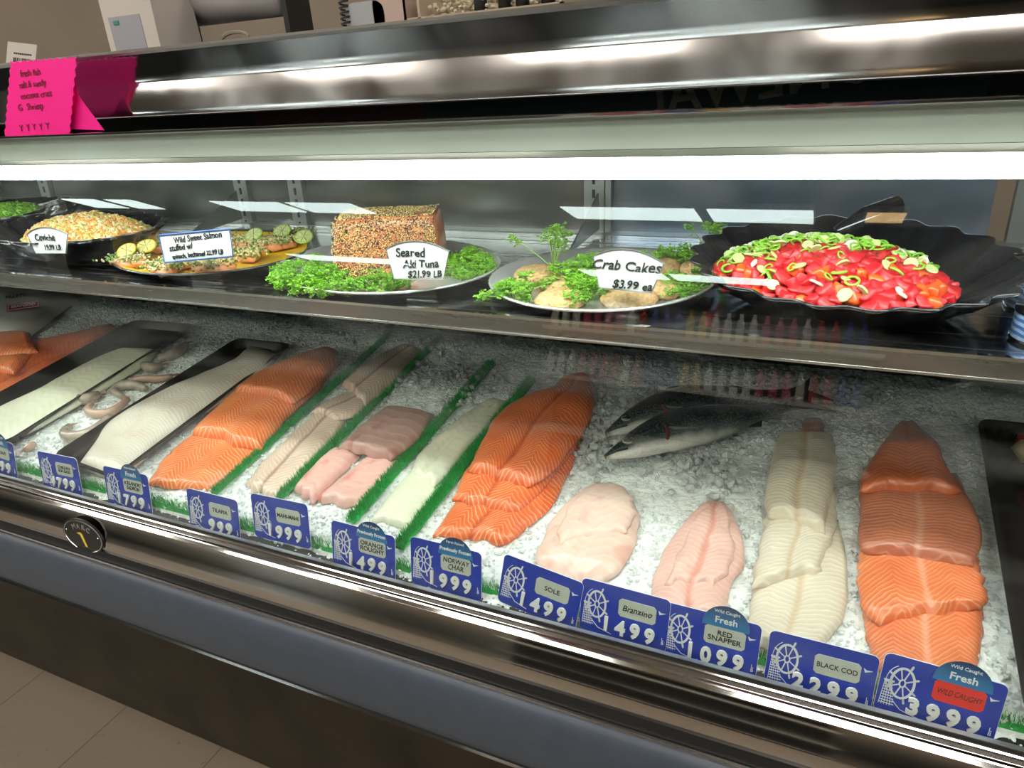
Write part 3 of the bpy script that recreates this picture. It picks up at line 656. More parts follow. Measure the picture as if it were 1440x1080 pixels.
# stuff in the dark tray at right
p = PI_(1436, 625, .02)
mb = MB(); 
for i in range(10): mb.blob((random.uniform(-.01, .035), random.uniform(-.05, .04), random.uniform(0, .012)), (.018, .014, .009), M_=rrot(), jit=.2, mi=0 if i % 2 else 1)
o = mb.build('crab_claw_heap', [mat('claw_red', (.40, .03, .04), .3), mat('claw_cream', (.55, .45, .25), .4)], smooth=True); o.location = (p[0]+.01, p[1], p[2]-.005); tag(o, 'red and cream shellfish piece lying in the tray at the right picture edge', 'shellfish')

# ---- squid / shrimp in film between the trays
sk = [noisy('raw_shrimp_grey', (.30, .25, .20), (.45, .37, .29), 60, .2, coat=.6), mat('raw_shrimp_pink', (.55, .36, .27), .25, 0, .5)]
def shrimp(pts, r, label):
    w3 = [Vector(tuple(PI_(x, y, .008))) for x, y in pts]; c_ = w3[0].copy()
    ws = cr([tuple(v-c_) for v in w3], 14)
    rs = [r*(.35+.65*math.sin(PI*min(1, .12+.8*i/13))) for i in range(14)]
    t_ = thing('raw_shrimp', label, 'shrimp', c_-Vector((0, 0, .006)), 'raw shrimp between the black trays')
    mb = MB(); mb.tube([(v[0], v[1], v[2]+.004) for v in ws], rs, 10); b_ = mb.build('body', sk[0] if r > .009 else sk[1], t_, True)
    mb = MB(); e = ws[-1]; d = (ws[-1]-ws[-3]); d /= np.linalg.norm(d); s_ = np.array([-d[1], d[0], 0])
    for k in (-1, 0, 1): 
        a = e+d*.012+s_*k*.007
        mb.add([e-s_*.002+np.array([0, 0, .006]), e+s_*.002+np.array([0, 0, .006]), a+s_*.002+np.array([0, 0, .003]), a-s_*.002+np.array([0, 0, .003]), e+np.array([0, 0, .003]), a+np.array([0, 0, .001])], [(0, 1, 2, 3), (0, 3, 5, 4), (1, 4, 5, 2), (0, 4, 1), (3, 2, 5)])
    mb.build('tail_fan', sk[1], t_)
SHR = [([(222, 505), (235, 500), (252, 492), (262, 482)], .012, 'grey raw shrimp farthest back, below the far end of the black tray'),
 ([(186, 532), (205, 531), (225, 531), (242, 527)], .008, 'pinkish raw shrimp stretched straight behind the curled ones'),
 ([(205, 545), (190, 540), (172, 541), (160, 548), (172, 556)], .010, 'curled raw shrimp in the middle of the row between trays'),
 ([(180, 560), (165, 572), (150, 580), (132, 580), (122, 574), (130, 566)], .009, 'pink curled raw shrimp just left of the white fillet'),
 ([(155, 585), (140, 600), (120, 612), (100, 614), (90, 606), (98, 598)], .013, 'fat grey raw shrimp with pink head beside the white fillet'),
 ([(100, 560), (120, 560), (140, 552)], .012, 'grey raw shrimp lying against the greenish white fillet'),
 ([(200, 512), (215, 516), (228, 512)], .012, 'grey raw shrimp half hidden behind the straight pink one'),
 ([(48, 622), (40, 628), (32, 632)], .008, 'small pink raw shrimp alone on the ice behind the front signs')]
for a in SHR: shrimp(*a)
# cling film over the tray on the left
# ---- white bag in clear tray, top left
p0 = PI_(40, 445, .03)
bg = thing('seafood_bag', 'white plastic bag with black lettering and a red box label at the far left', 'bag', (p0[0], p0[1], ice_z(p0[1])+.001))
nxx, nyy = 26, 20; vs = []; 
qd = [PI_(*q_, .03) for q_ in ((-60, 398), (112, 404), (22, 472), (-130, 470))]
for j in range(nyy):
    for i in range(nxx):
        u, v = i/(nxx-1), j/(nyy-1); p = (qd[0]*(1-u)+qd[1]*u)*(1-v)+(qd[3]*(1-u)+qd[2]*u)*v
        e = (1-abs(2*u-1)**4)*(1-abs(2*v-1)**4); z = .004+.045*max(e, 0)**.6+.006*noise.noise(Vector((u*6, v*6, 1)))*max(e, 0)
        vs.append((p[0]-p0[0], p[1]-p0[1], ice_z(p[1])-ice_z(p0[1])+z))
fs = [(j*nxx+i, (j+1)*nxx+i, (j+1)*nxx+i+1, j*nxx+i+1) for j in range(nyy-1) for i in range(nxx-1)]
meshobj('bag_body', vs+[(x, y, -.0+ (y)*SL) for x, y, z in vs], fs+[tuple(a+nxx*nyy for a in f[::-1]) for f in fs], mat('bag_plastic', (.72, .70, .64), .25, 0, .4), bg, True)
def flat_label(name, s, px, py, size, m, h=.052, rot=0, box=None, boxm=None):
    p = PI_(px, py, h)
    e = bpy.data.objects.new(name, None); C.objects.link(e); e.parent = bg; e.location = (p[0]-p0[0], p[1]-p0[1], p[2]-(ice_z(p0[1])+.001)); e.rotation_euler = (math.radians(-62), 0, rot)
    if box: 
        mb = MB(); a, b = box; mb.box(-a, a, 0, .0008, -b, b); mb.box(-a+.002, a-.002, -.0003, 0, -b+.002, b-.002, 1); mb.box(-a+.004, a-.004, -.0006, -.0003, -b+.004, b-.004, 0); mb.build('red_box', [boxm, M['label']], e)
    text(s, size, m, e, (0, -.0014, 0), 'lettering', ext=.0003, bold=.0003)
RB = mat('label_red', (.35, .03, .03), .5)
flat_label('label', 'SEAFOOD', 33, 430, .012, M['label'], rot=.75, box=(.036, .012), boxm=RB)
flat_label('label', 'FILLETS', 22, 417, .014, M['ink'], rot=.75)
mb = MB(); mb.tube([tuple(PI_(x, y, .012)-p0+np.array([0, 0, 0.03-.012+.012])) for x, y in ((125, 424), (98, 440), (60, 456), (28, 472))], .004, 6); mb.build('tray_rim', M['clear'], bg)

# ------------------------------------------------------------------ whole fish
def fishskin(name):
    m = mat(name, (.05, .06, .06), .22, .0, .6)
    uv = N(m, 'ShaderNodeUVMap'); s = N(m, 'ShaderNodeSeparateXYZ'); L(m, uv.outputs[0], s.inputs[0])
    f = mth(m, 'ADD', s.outputs[1], mth(m, 'MULTIPLY', mth(m, 'SUBTRACT', nz(m, 30, 3), .5), .25))
    f = mth(m, 'ADD', f, mth(m, 'MULTIPLY', mth(m, 'MAXIMUM', mth(m, 'SUBTRACT', s.outputs[0], .45), 0.0), .5))
    f = mth(m, 'SUBTRACT', f, mth(m, 'MULTIPLY', mth(m, 'MAXIMUM', mth(m, 'SUBTRACT', .27, s.outputs[0]), 0.0), .9))
    col = ramp(m, f, [(.0, (.60, .60, .54)), (.07, (.42, .42, .38)), (.16, (.10, .12, .115)), (.34, (.030, .040, .042)), (1, (.010, .014, .016))])
    vo = N(m, 'ShaderNodeTexVoronoi'); vo.inputs['Scale'].default_value = 260; L(m, objc(m), vo.inputs['Vector'])
    L(m, mixc(m, mth(m, 'MULTIPLY', ramp(m, vo.outputs[0], [(.1, (1, 1, 1)), (.5, (0, 0, 0))]), .35), col, (.30, .33, .33)), B(m).inputs['Base Color'])
    bump(m, vo.outputs[0], .4, .001); return m
FS = fishskin('sea_bass_skin')
def whole_fish(label, spine, half, thick, h=.0, tailw=.045, dors=True):
    sp3 = cr([tuple(PI_(x, y, h+.5*max(thick))) for x, y in spine], 40)
    c_ = Vector(tuple(sp3[20])); c_.z = ice_z(c_.y)+h
    t_ = thing('sea_bass', label, 'fish', c_, 'whole sea bass on the ice')
    S = sp3-np.array(c_); 
    hw = np.interp(np.linspace(0, 1, 40), np.linspace(0, 1, len(half)), half); tk = np.interp(np.linspace(0, 1, 40), np.linspace(0, 1, len(thick)), thick)
    seg = 24; vs = []; uv = []
    fr = []
    for i in range(40):
        d = S[min(i+1, 39)]-S[max(i-1, 0)]; d[2] = 0; d /= np.linalg.norm(d); s_ = np.array([d[1], -d[0], 0])
        if s_[1] < 0: s_ = -s_                      # the back of the fish points away from the viewer
        s_[2] = s_[1]*SL; fr.append((d, s_))
        for k in range(seg):
            a = 2*PI*k/seg; p = S[i]+s_*hw[i]*math.cos(a)+np.array([0, 0, 1])*tk[i]*.5*math.sin(a)
            vs.append(p); uv.append((i/39, .5+.5*math.cos(a)))
    fs = [(i*seg+k, i*seg+(k+1) % seg, (i+1)*seg+(k+1) % seg, (i+1)*seg+k) for i in range(39) for k in range(seg)]+[tuple(range(seg)), tuple(range(39*seg, 40*seg))[::-1]]
    meshobj('body', vs, fs, FS, t_, True, uv=uv)
    finm = mat('fin_dark', (.03, .034, .034), .3, 0, .4)
    def fin(pts, name='fin', m=finm):
        n = len(pts); mb = MB(); mb.add([tuple(p) for p in pts]+[tuple(p-np.array([0, 0, .0022])) for p in pts], [tuple(range(n)), tuple(range(2*n-1, n-1, -1))]+[(i, i+n, (i+1) % n+n, (i+1) % n) for i in range(n)]); return mb.build(name, m, t_)
    d, s_ = fr[-1]; e = S[-1]; z = np.array([0, 0, 0])
    fin([e-s_*.008, e+s_*.008, e+d*.028+s_*tailw*.45, e+d*.055+s_*tailw, e+d*.042+s_*tailw*.4, e+d*.032, e+d*.042-s_*tailw*.4, e+d*.055-s_*tailw, e+d*.028-s_*tailw*.45], 'tail_fin')
    if dors:
        a, b, c2 = 16, 21, 27
        fin([S[a]+fr[a][1]*hw[a]*.9, S[a+2]+fr[a+2][1]*(hw[a+2]+.012), S[b]+fr[b][1]*(hw[b]+.009), S[b]+fr[b][1]*hw[b]*.9], 'dorsal_fin')
        fin([S[c2]+fr[c2][1]*hw[c2]*.9, S[c2+2]+fr[c2+2][1]*(hw[c2+2]+.012), S[c2+5]+fr[c2+5][1]*(hw[c2+5]+.004), S[c2+5]+fr[c2+5][1]*hw[c2+5]*.9], 'dorsal_fin')
        a = 28; fin([S[a]-fr[a][1]*hw[a]*.9, S[a+3]-fr[a+3][1]*(hw[a+3]+.010), S[a+4]-fr[a+4][1]*hw[a+4]*.9], 'anal_fin')
    # eye, gill cover, mouth, pectoral fin
    ie = 5; ep = S[ie]+fr[ie][1]*hw[ie]*.15+np.array([0, 0, tk[ie]*.47])
    mb = MB(); mb.tube([(ep+np.array([math.cos(q_)*.0065, math.sin(q_)*.0065, -.0005])) for q_ in [2*PI*k/20 for k in range(20)]], .0016, 6, 0, True); mb.build('eye_ring', mat('eye_silver', (.45, .45, .38), .25, .5), t_, True)
    mb = MB(); mb.blob(ep, (.0062, .0062, .003), jit=0); mb.build('eye', mat('eye_black', (.01, .012, .015), .06, 0, 1), t_, True)
    ig = 11
    mb = MB(); mb.tube([S[ig]+fr[ig][0]*.012*math.cos(q_)+fr[ig][1]*hw[ig]*.8*math.sin(q_)+np.array([0, 0, tk[ig]*.5*math.cos(math.asin(min(1, abs(.8*math.sin(q_)))))+.0004]) for q_ in np.linspace(-1.45, -.25, 12)], .0028, 6); mb.build('gill_edge', mat('gill_red', (.20, .03, .025), .3, 0, .5), t_, True)
    mb = MB(); mb.tube([S[0]-fr[0][1]*.001+np.array([0, 0, .003]), S[2]-fr[2][1]*hw[2]*.35+np.array([0, 0, tk[2]*.48]), S[4]-fr[4][1]*hw[4]*.55+np.array([0, 0, tk[4]*.42])], .0013, 5); mb.build('mouth_line', M['black'], t_, True)
    a = 13; q0 = S[a]-fr[a][1]*hw[a]*.35+np.array([0, 0, tk[a]*.48])
    fin([q0, q0+fr[a][1]*.006+fr[a][0]*.004, q0+fr[a][0]*.045-fr[a][1]*.004, q0+fr[a][0]*.042-fr[a][1]*.016, q0-fr[a][1]*.006+fr[a][0]*.004], 'pectoral_fin', mat('fin_grey', (.20, .20, .18), .35, 0, .3))
    return t_
whole_fish('rear dark sea bass, mostly covered by the one in front', [(853, 610), (885, 596), (925, 580), (975, 567), (1040, 560), (1085, 556), (1108, 552)], (.005, .026, .040, .046, .036, .018, .010), (.006, .024, .034, .034, .026, .014, .007), .010, .034)
whole_fish('front dark sea bass with pale belly and red gill, head pointing left', [(852, 643), (885, 630), (925, 613), (975, 598), (1035, 586), (1085, 576), (1112, 570)], (.005, .025, .037, .042, .034, .018, .010), (.006, .028, .038, .038, .028, .014, .007), .012, .03)

# ------------------------------------------------------------------ green grass dividers
def grass(label, p, q_, wd, hgt, n, h=.0):
    a = Vector(tuple(p)); b = Vector(tuple(q_)); d = (b-a); ln = d.length; d.normalize(); s = Vector((0, 0, 1)).cross(d).normalized()
    mb = MB(); up = Vector((0, 0, 1))
    o = Vector((0, 0, 0)); e = b-a
    for sg in (0,):
        mb.add([o-s*wd*.4, o+s*wd*.4, e+s*wd*.4, e-s*wd*.4]+[v+up*hgt*.3 for v in (o-s*wd*.25, o+s*wd*.25, e+s*wd*.25, e-s*wd*.25)], [(0, 1, 2, 3), (7, 6, 5, 4), (0, 4, 5, 1), (1, 5, 6, 2), (2, 6, 7, 3), (3, 7, 4, 0)])
    for i in range(n):
        t_ = random.random(); g = o+e*t_+s*random.uniform(-.35, .35)*wd; lean = s*random.uniform(-.6, .6)+d*random.uniform(-.7, .3)
        top = g+(up*random.uniform(.7, 1)+lean*.55).normalized()*hgt; r_ = rrot() @ Vector((.0011, 0, 0)); r_.z = 0
        r2 = Vector((-r_.y, r_.x, 0))
        mb.add([g-r_, g+r_, g+r2, top], [(0, 1, 3), (1, 2, 3), (2, 0, 3)])
    ob = mb.build('grass_divider', M['green']); ob.location = a; return tag(ob, label, 'divider', 'green plastic grass dividers')
for lab, (x0_, y0_), (x1_, y1_), wd in (
  ('green plastic grass strip between bright salmon and tilapia', (553, 468), (300, 697), .014),
  ('green plastic grass strip between tilapia and mahi', (620, 476), (392, 703), .018),
  ('green plastic grass strip between mahi and orange roughy', (692, 512), (492, 735), .026),
  ('green plastic grass strip between orange roughy and char', (748, 535), (560, 772), .026)):
    grass(lab, PI_(x1_, y1_, .0), PI_(x0_, y0_, .0), wd*.8, .014, 2800)
grass('long green plastic grass strip along the foot of the glass behind the price signs', (-1.6, .598, ice_z(.600)-.019), (.5, .598, ice_z(.600)-.019), .016, .018, 7000)

# ------------------------------------------------------------------ price signs
SW, SH = .100, .066
WX = .60
def wheel(parent, cx, cz, r):
    mb = MB(); y = -.0006
    ring = [(cx+r*math.cos(a)*WX, y, cz+r*math.sin(a)) for a in [2*PI*i/28 for i in range(28)]]
    def flat(pts, wdt):
        for a, b in zip(pts[:-1], pts[1:]):
            d = Vector((b[0]-a[0], 0, b[2]-a[2])); 
            if d.length < 1e-6: continue
            d.normalize(); n_ = Vector((-d.z, 0, d.x))*wdt/2; A, B_ = Vector(a), Vector(b)
            mb.add([A-n_, A+n_, B_+n_, B_-n_, A-n_+Vector((0, .0006, 0)), A+n_+Vector((0, .0006, 0)), B_+n_+Vector((0, .0006, 0)), B_-n_+Vector((0, .0006, 0))], [(0, 3, 2, 1), (0, 1, 5, 4), (1, 2, 6, 5), (2, 3, 7, 6), (3, 0, 4, 7)])
    flat(ring+[ring[0]], .0022)
    hub = [(cx+.25*r*math.cos(a)*WX, y, cz+.25*r*math.sin(a)) for a in [2*PI*i/12 for i in range(13)]]; flat(hub, .0014)
    for k in range(8):
        a = PI/8*2*k+.35; L1 = 1.0 if k % 3 == 2 else 1.42
        flat([(cx+r*.25*math.cos(a)*WX, y, cz+r*.25*math.sin(a)), (cx+r*L1*math.cos(a)*WX, y, cz+r*L1*math.sin(a))], .0011)
        if L1 > 1.1: flat([(cx+r*1.12*math.cos(a)*WX, y, cz+r*1.12*math.sin(a)), (cx+r*1.36*math.cos(a)*WX, y, cz+r*1.36*math.sin(a))], .0019)
    # thin arc of rope and the netted post
    flat([(cx-r*.85*math.cos(a), y, cz+r*1.2*math.sin(a)) for a in np.linspace(-.7, 1.1, 12)], .0005)
    for i in range(5): flat([(-.0455+i*.0016, y, cz-.001), (-.0470+i*.0024, y, cz-.028)], .0005)
    for i in range(9): flat([(-.0458-.0001*i, y, cz-.002-i*.003), (-.0388+.0006*i, y, cz-.002-i*.003)], .0006)
    flat([(-.0465, y, cz-.0005), (-.0375, y, cz-.0005)], .0018)
    flat([(-.036, y, cz-.021), (-.028, y, cz-.029), (-.012, y, cz-.033)], .0007)
    return mb.build('wheel_emblem', M['swhite'], parent)
def sign(label, TL, TR, price, card, badge=None, cardm='card', hand=False, csize=.0085, covered=False):
    A = PY(*TL, .592); B2 = PY(*TR, .592); roll = math.atan2(B2[2]-A[2], B2[0]-A[0])*.8
    lean = math.radians(10)
    cx = (A[0]+B2[0])/2; zt = (A[2]+B2[2])/2
    cen = Vector((cx, .592, zt)); 
    rot = Matrix.Rotation(-lean, 4, 'X') @ Matrix.Rotation(-roll, 4, 'Y')
    base = cen - rot.to_3x3() @ Vector((0, 0, SH)); 
    t_ = thing('price_sign', label, 'price sign', base, 'blue price signs along the glass', rot.to_euler())
    a = SW/2
    mb = MB(); mb.prism(rrect(-a, a, 0, SH, .006), .0010); bo = mb.build('board', M['sblue'], t_)
    mb = MB()
    o_ = rrect(-a, a, 0, SH, .006); mb.tube([(x, .0005, z) for x, z in o_], .00045, 4, 0, True); mb.build('board_edge', M['swhite'], bo)
    wheel(t_, -a+.0190, .0375, .0165)
    # gull
    mb = MB(); mb.prism([(a-.012, .050), (a-.009, .048), (a-.004, .0485), (a-.0085, .0465), (a-.0105, .0455)], .0005, 0, -.0006); mb.build('gull_emblem', M['swhite'], t_)
    # name card with clipped corners
    c0, c1, d0, d1 = -.006, .036, .031, .053; k = .003
    mb = MB(); mb.prism([(c0+k, d0), (c1-k, d0), (c1, d0+k), (c1, d1-k), (c1-k, d1), (c0+k, d1), (c0, d1-k), (c0, d0+k)], .0008, 0, -.0010); cd_ = mb.build('name_card', M[cardm], t_)
    if cardm == 'redcard': cd_['label'] = 'bright red handwritten card'
    text(card, csize, M['redink'] if cardm == 'redcard' else M['ink'], cd_, ((c0+c1)/2, -.0012, (d0+d1)/2), 'lettering', maxw=.037, ext=.0002, hand=hand, shear=.15 if hand else 0, bold=0.0001)
    # loose numerals
    for i, ch in enumerate(price):
        x = -.0185+.0166*i if len(price) == 4 else -.002+.0166*i
        text(ch, .0245, M['digit'], t_, (x, -.0022, .0165-.0008*(i % 2)), 'numeral', ext=.0012, bold=.0009, sx=.92)
    text('L\nB', .0055, M['swhite'], t_, (a-.0045, -.0006, .014), 'unit_lettering', ext=.0002)
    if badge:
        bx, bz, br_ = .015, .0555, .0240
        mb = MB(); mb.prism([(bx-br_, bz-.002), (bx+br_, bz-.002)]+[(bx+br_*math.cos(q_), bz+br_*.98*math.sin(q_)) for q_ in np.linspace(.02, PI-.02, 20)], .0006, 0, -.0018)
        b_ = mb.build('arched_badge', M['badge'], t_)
        text(badge[0], .0050, M['swhite'], b_, (bx, -.0020, bz+.0165), 'lettering', ext=.0002)
        text(badge[1], .0105 if badge[1] == 'Fresh' else .0066, M['swhite'], b_, (bx, -.0020, bz+.0062), 'lettering', maxw=.043, ext=.0002, bold=.00018)
    return t_
sign('blue price sign cut by the left picture edge, reading 499', (-38, 606), (23, 626), '1499', 'TROUT', ('Wild Caught', 'Fresh'), csize=.008)
sign('blue price sign 4799, without badge, card reading chilean sea bass', (51, 634), (108, 645), '4799', 'CHILEAN\nSEA BASS', csize=.0075)
sign('blue price sign 1799 with a round-topped badge and handwritten icelandic salmon card', (146, 655), (205, 668), '1799', 'ICELANDIC\nSALMON', ('Farm Raised', 'Fresh'), hand=True, csize=.0085)
sign('blue price sign 999, card reading tilapia', (262, 686), (333, 704), '999', 'TILAPIA')
sign('blue price sign 1999 without badge, card reading mahi-mahi', (350, 693), (434, 710), '1999', 'MAHI-MAHI', csize=.0080)
sign('blue price sign 1499 with badge, card reading orange roughy', (466, 731), (555, 755), '1499', 'ORANGE\nROUGHY', ('Wild Caught', 'Previously Frozen'), csize=.0090)
sign('blue price sign 1999 with badge, pencilled card reading norway char', (577, 754), (677, 778), '1999', 'NORWAY\nCHAR', ('Farm Raised', 'Previously Frozen'), hand=True, csize=.0095)
sign('blue price sign 1499, card reading sole', (713, 779), (818, 820), '1499', 'SOLE')
sign('blue price sign 1499, smudged handwritten card ending in zino', (820, 812), (943, 845), '1499', 'Branzino', hand=True, csize=.0095)
sign('blue price sign 1099 with badge, card reading red snapper', (944, 848), (1062, 878), '1099', 'RED\nSNAPPER', ('Wild Caught', 'Fresh'), csize=.0085)
sign('blue price sign 2299, card reading black cod', (1082, 885), (1240, 925), '2299', 'BLACK COD', csize=.0078)
sign('blue price sign 3999 with badge and a red handwritten card', (1248, 917), (1418, 965), '3999', 'WILD CAUGHT', ('Wild Caught', 'Fresh'), 'redcard', True, .0078)

# ------------------------------------------------------------------ food on the upper shelf
ZS = SZ+.0008
def sup(a, b, ph, th_, wav=0, nw=0):
    r_ = 1+wav*math.cos(nw*th_); x, y = a*r_*math.cos(th_), b*r_*math.sin(th_); return x*math.cos(ph)-y*math.sin(ph), x*math.sin(ph)+y*math.cos(ph)
def dish(name, label, cx, cy, a, b, ph, h, prof, m, wav=0, nw=0, seg=120, inner=None, cat='platter', tz=0):
    """prof: list of (radial fraction, height) outer wall then inner wall"""
    vs = []; n = seg
    for f, z in prof:
        for i in range(n):
            th_ = 2*PI*i/n; wv = wav*max(0, (f-.45)/.55); x, y = sup(a*f, b*f, ph, th_, wv, nw); vs.append((x, y, z*(1+tz*y/b)+ (wav*.10*math.cos(nw*th_)*a if f > .93 else 0)))
    fs = [tuple(range(n))[::-1]]; k = len(prof); mi = [0]
    for j in range(k-1):
        for i in range(n): fs.append((j*n+i, j*n+(i+1) % n, (j+1)*n+(i+1) % n, (j+1)*n+i)); mi.append(1 if inner and j >= inner else 0)
    fs.append(tuple(range((k-1)*n, k*n))); mi.append(1 if inner else 0)
    o = meshobj(name, vs, fs, m, smooth=True, mi=mi); o.location = (cx, cy, ZS); return tag(o, label, cat)
plat = [(.72, 0), (.80, .002), (.97, .011), (1.0, .0135), (1.0, .0155), (.985, .0158), (.95, .013), (.80, .0045), (.55, .0035), (.0, .0035)]
dish('oval_platter', 'silver oval platter holding crab cakes and parsley', -.272, .862, .150, .150, .4, .015, plat, [M['silver']])
dish('oval_platter', 'silver oval platter holding the seeded tuna block', -.612, .862, .190, .148, -.25, .015, plat, [M['silver']])
dish('oval_platter', 'dark rimmed oval platter with yellow inside holding stuffed salmon', -.990, .884, .205, .150, -.25, .015, plat, [M['darkplate'], M['yellow']], inner=6)
bprof = [(.50, 0), (.62, .004), (.80, .022), (.95, .046), (1.0, .052), (1.0, .0545), (.985, .0545), (.93, .046), (.78, .026), (.60, .010), (.45, .008), (0, .008)]
dish('scalloped_bowl', 'large black scalloped bowl of red tuna poke', 0.018, .858, .172, .158, -.3, .05, bprof, [M['bowl']], .035, 22, 264, cat='bowl', tz=.20)
dish('scalloped_bowl', 'long black scalloped bowl of ceviche', -1.300, .86, .215, .130, -.18, .05, bprof, [M['bowl']], .03, 24, 264, cat='bowl')
dish('scalloped_bowl', 'black scalloped bowl of green salad at the left picture edge', -1.72, 1.00, .19, .13, -.18, .05, bprof, [M['bowl']], .03, 24, 264, cat='bowl')

# parsley sprigs -------------------------------------------------
def sprig_mesh(seed, R_=.019, n=330, wild=False):
    rd = random.Random(seed); mb = MB()
    heads = [Vector((rd.gauss(0, R_*.6), rd.gauss(0, R_*.6), rd.uniform(.2, 1)*R_*(1.25 if not wild else 1.9))) for _ in range(9)]
    for hd in heads: mb.tube([(0, 0, 0), hd*.5+Vector((0, 0, .002)), hd], .0006, 4, 1)
    for i in range(n):
        c_ = rd.choice(heads)+Vector((rd.gauss(0, .0042), rd.gauss(0, .0042), rd.gauss(0, .0030))); c_.z = max(c_.z, .001)
        q_ = Matrix.Rotation(rd.uniform(0, 6.28), 3, 'Z') @ Matrix.Rotation(rd.uniform(-.9, .9), 3, 'X'); s = rd.uniform(.0018, .0032)
        pts = [(0, -1, 0), (.5, -.4, .35), (1.1, -.1, -.1), (.55, .25, .3), (.5, 1, -.05), (0, .55, .35), (-.5, 1, 0), (-.55, .25, .3), (-1.1, -.1, 0), (-.5, -.4, .3), (0, 0, -.25)]
        vs = [q_ @ Vector(p_)*s+c_ for p_ in pts]; mb.add(vs, [(10, k, (k+1) % 10) for k in range(10)])
    me = bpy.data.meshes.new('parsley_sprig'); me.from_pydata([tuple(v) for v in mb.v], [], mb.f); me.materials.append(M['parsley']); me.materials.append(M['stem'])
    me.polygons.foreach_set('material_index', mb.mi); return me
SPR = [sprig_mesh(i) for i in range(4)]; SPW = [sprig_mesh(10+i, .022, 130, True) for i in range(2)]
def sprig(px, py, z, s, label, group, wild=False, name='parsley_sprig'):
    p = PZ(px, py, z); o = bpy.data.objects.new(name, random.choice(SPW if wild else SPR)); C.objects.link(o)
    o.location = (p[0], p[1], ZS+.0042); o.rotation_euler = (0, 0, random.uniform(0, 6)); o.scale = (s, s, s); return tag(o, label, 'parsley', group)
GP = 'parsley around the tuna block'
for px, py, s in ((400, 398, 1.0), (418, 385, 1.1), (440, 398, 1.1), (460, 384, 1.2), (425, 405, .9), (455, 408, .9), (395, 382, .8), (478, 402, .9)): sprig(px, py, 1.075, s, 'curly parsley heaped at the left end of the tuna platter', GP)
for px, py, s in ((500, 410, .8), (522, 402, 1.0), (545, 408, .8), (560, 402, .8)): sprig(px, py, 1.07, s, 'curly parsley in front of the seeded tuna block', GP)
for px, py, s in ((645, 382, 1.0), (662, 372, 1.2), (680, 376, 1.0), (640, 365, 1.0), (668, 385, .7)): sprig(px, py, 1.075, s, 'curly parsley at the right end of the tuna platter', GP)
GP = 'parsley among the crab cakes'
for px, py, s in ((722, 412, 1.0), (738, 404, 1.1), (712, 404, .8)): sprig(px, py, 1.078, s, 'curly parsley at the left rim of the crab cake platter', GP)
for px, py, s in ((815, 420, .9), (832, 415, 1.0)): sprig(px, py, 1.072, s, 'curly parsley at the front rim of the crab cake platter', GP)
for px, py, s in ((800, 388, 1.2), (822, 378, 1.2), (838, 368, 1.0), (812, 400, 1.0)): sprig(px, py, 1.08, s, 'curly parsley in the middle of the crab cakes', GP)
for px, py, s in ((950, 402, 1.0), (965, 395, 1.0), (975, 402, .8)): sprig(px, py, 1.078, s, 'curly parsley at the right rim behind the crab cake tag', GP)
for px, py, s in ((940, 362, 1.1), (960, 358, 1.1), (985, 358, 1.1)): sprig(px, py, 1.08, s, 'curly parsley at the back rim of the crab cake platter', GP)
sprig(778, 366, 1.078, 1.5, 'tall upright parsley sprig sticking up behind the crab cakes', GP, True)
sprig(1003, 356, 1.078, 1.3, 'tall parsley sprig leaning out over the right rim of the crab cake platter', GP, True)
# crab cakes
CM = noisy('crab_cake_crust', (.60, .33, .13), (.80, .54, .27), 240, .7, .9, .003)
def cake(px, py, r_, label, z=1.074):
    p = PZ(px, py, z); rd = random.Random(px); n = 28; vs = []; fs = []
    prof = [(.0, .0135), (.3, .0142), (.6, .0138), (.82, .0118), (.95, .009), (1, .005), (.95, .001), (.85, 0)]; hh = [rd.uniform(-1, 1) for _ in range(n)]
    for f, zz in prof:
        for i in range(n):
            th_ = 2*PI*i/n; rr = r_*f*(1+.06*math.sin(3*th_+px)+.03*rd.uniform(-1, 1)); vs.append((rr*math.cos(th_), rr*math.sin(th_), zz+(.0009*rd.uniform(-1, 1)+.0012*hh[i])*(.1 < f < .93)))
    for j in range(len(prof)-1):
        for i in range(n): fs.append((j*n+i, (j+1)*n+i, (j+1)*n+(i+1) % n, j*n+(i+1) % n))
    fs.append(tuple(range((len(prof)-1)*n, len(prof)*n)))
    o = meshobj('crab_cake', vs, fs, CM, smooth=True); o.location = (p[0], p[1], ZS+.0042); tag(o, label, 'crab cake', 'crab cakes on the silver platter')
cake(755, 383, .033, 'round golden crab cake at the left rear of its platter')
cake(790, 398, .030, 'golden crab cake at the centre of the left group')
cake(788, 418, .031, 'golden crab cake nearest the glass with a red speck')
cake(885, 418, .034, 'golden crab cake below the white price tag')
cake(925, 372, .030, 'golden crab cake peeking out at the rear right')
cake(985, 375, .026, 'golden crab cake against the right rim of the platter')
cake(850, 380, .028, 'golden crab cake hidden behind the price tag')
cake(935, 405, .026, 'golden crab cake just right of the price tag')

# tuna block
tb = thing('tuna_block', 'seared tuna block crusted in sesame seeds on the silver platter', 'tuna', (-.598, .862, ZS+.0042), rot=(0, 0, math.radians(22)))
W2, D2, HH = .080, .052, .084
def tun(u, v, w_):   # rounded box point
    return Vector((u*W2*(1-.05*w_), v*D2*(1-.18*w_)+.008*w_, HH*w_))
vs = []; fs = []; nr = 40; rows = 14
def sq(t_): # superellipse
    c_, s_ = math.cos(t_), math.sin(t_); e = .28; return (math.copysign(abs(c_)**e, c_), math.copysign(abs(s_)**e, s_))
lv = [(0, .94), (.04, .99), (.2, 1), (.5, 1), (.8, 1), (.93, .985), (.98, .95), (1, .88), (1.0, .5), (1.0, .0)]
for w_, f in lv:
    for i in range(nr):
        x, y = sq(2*PI*i/nr); p = tun(x*f, y*f, w_); n_ = noise.noise_vector(p*25)*.003; vs.append(p+n_)
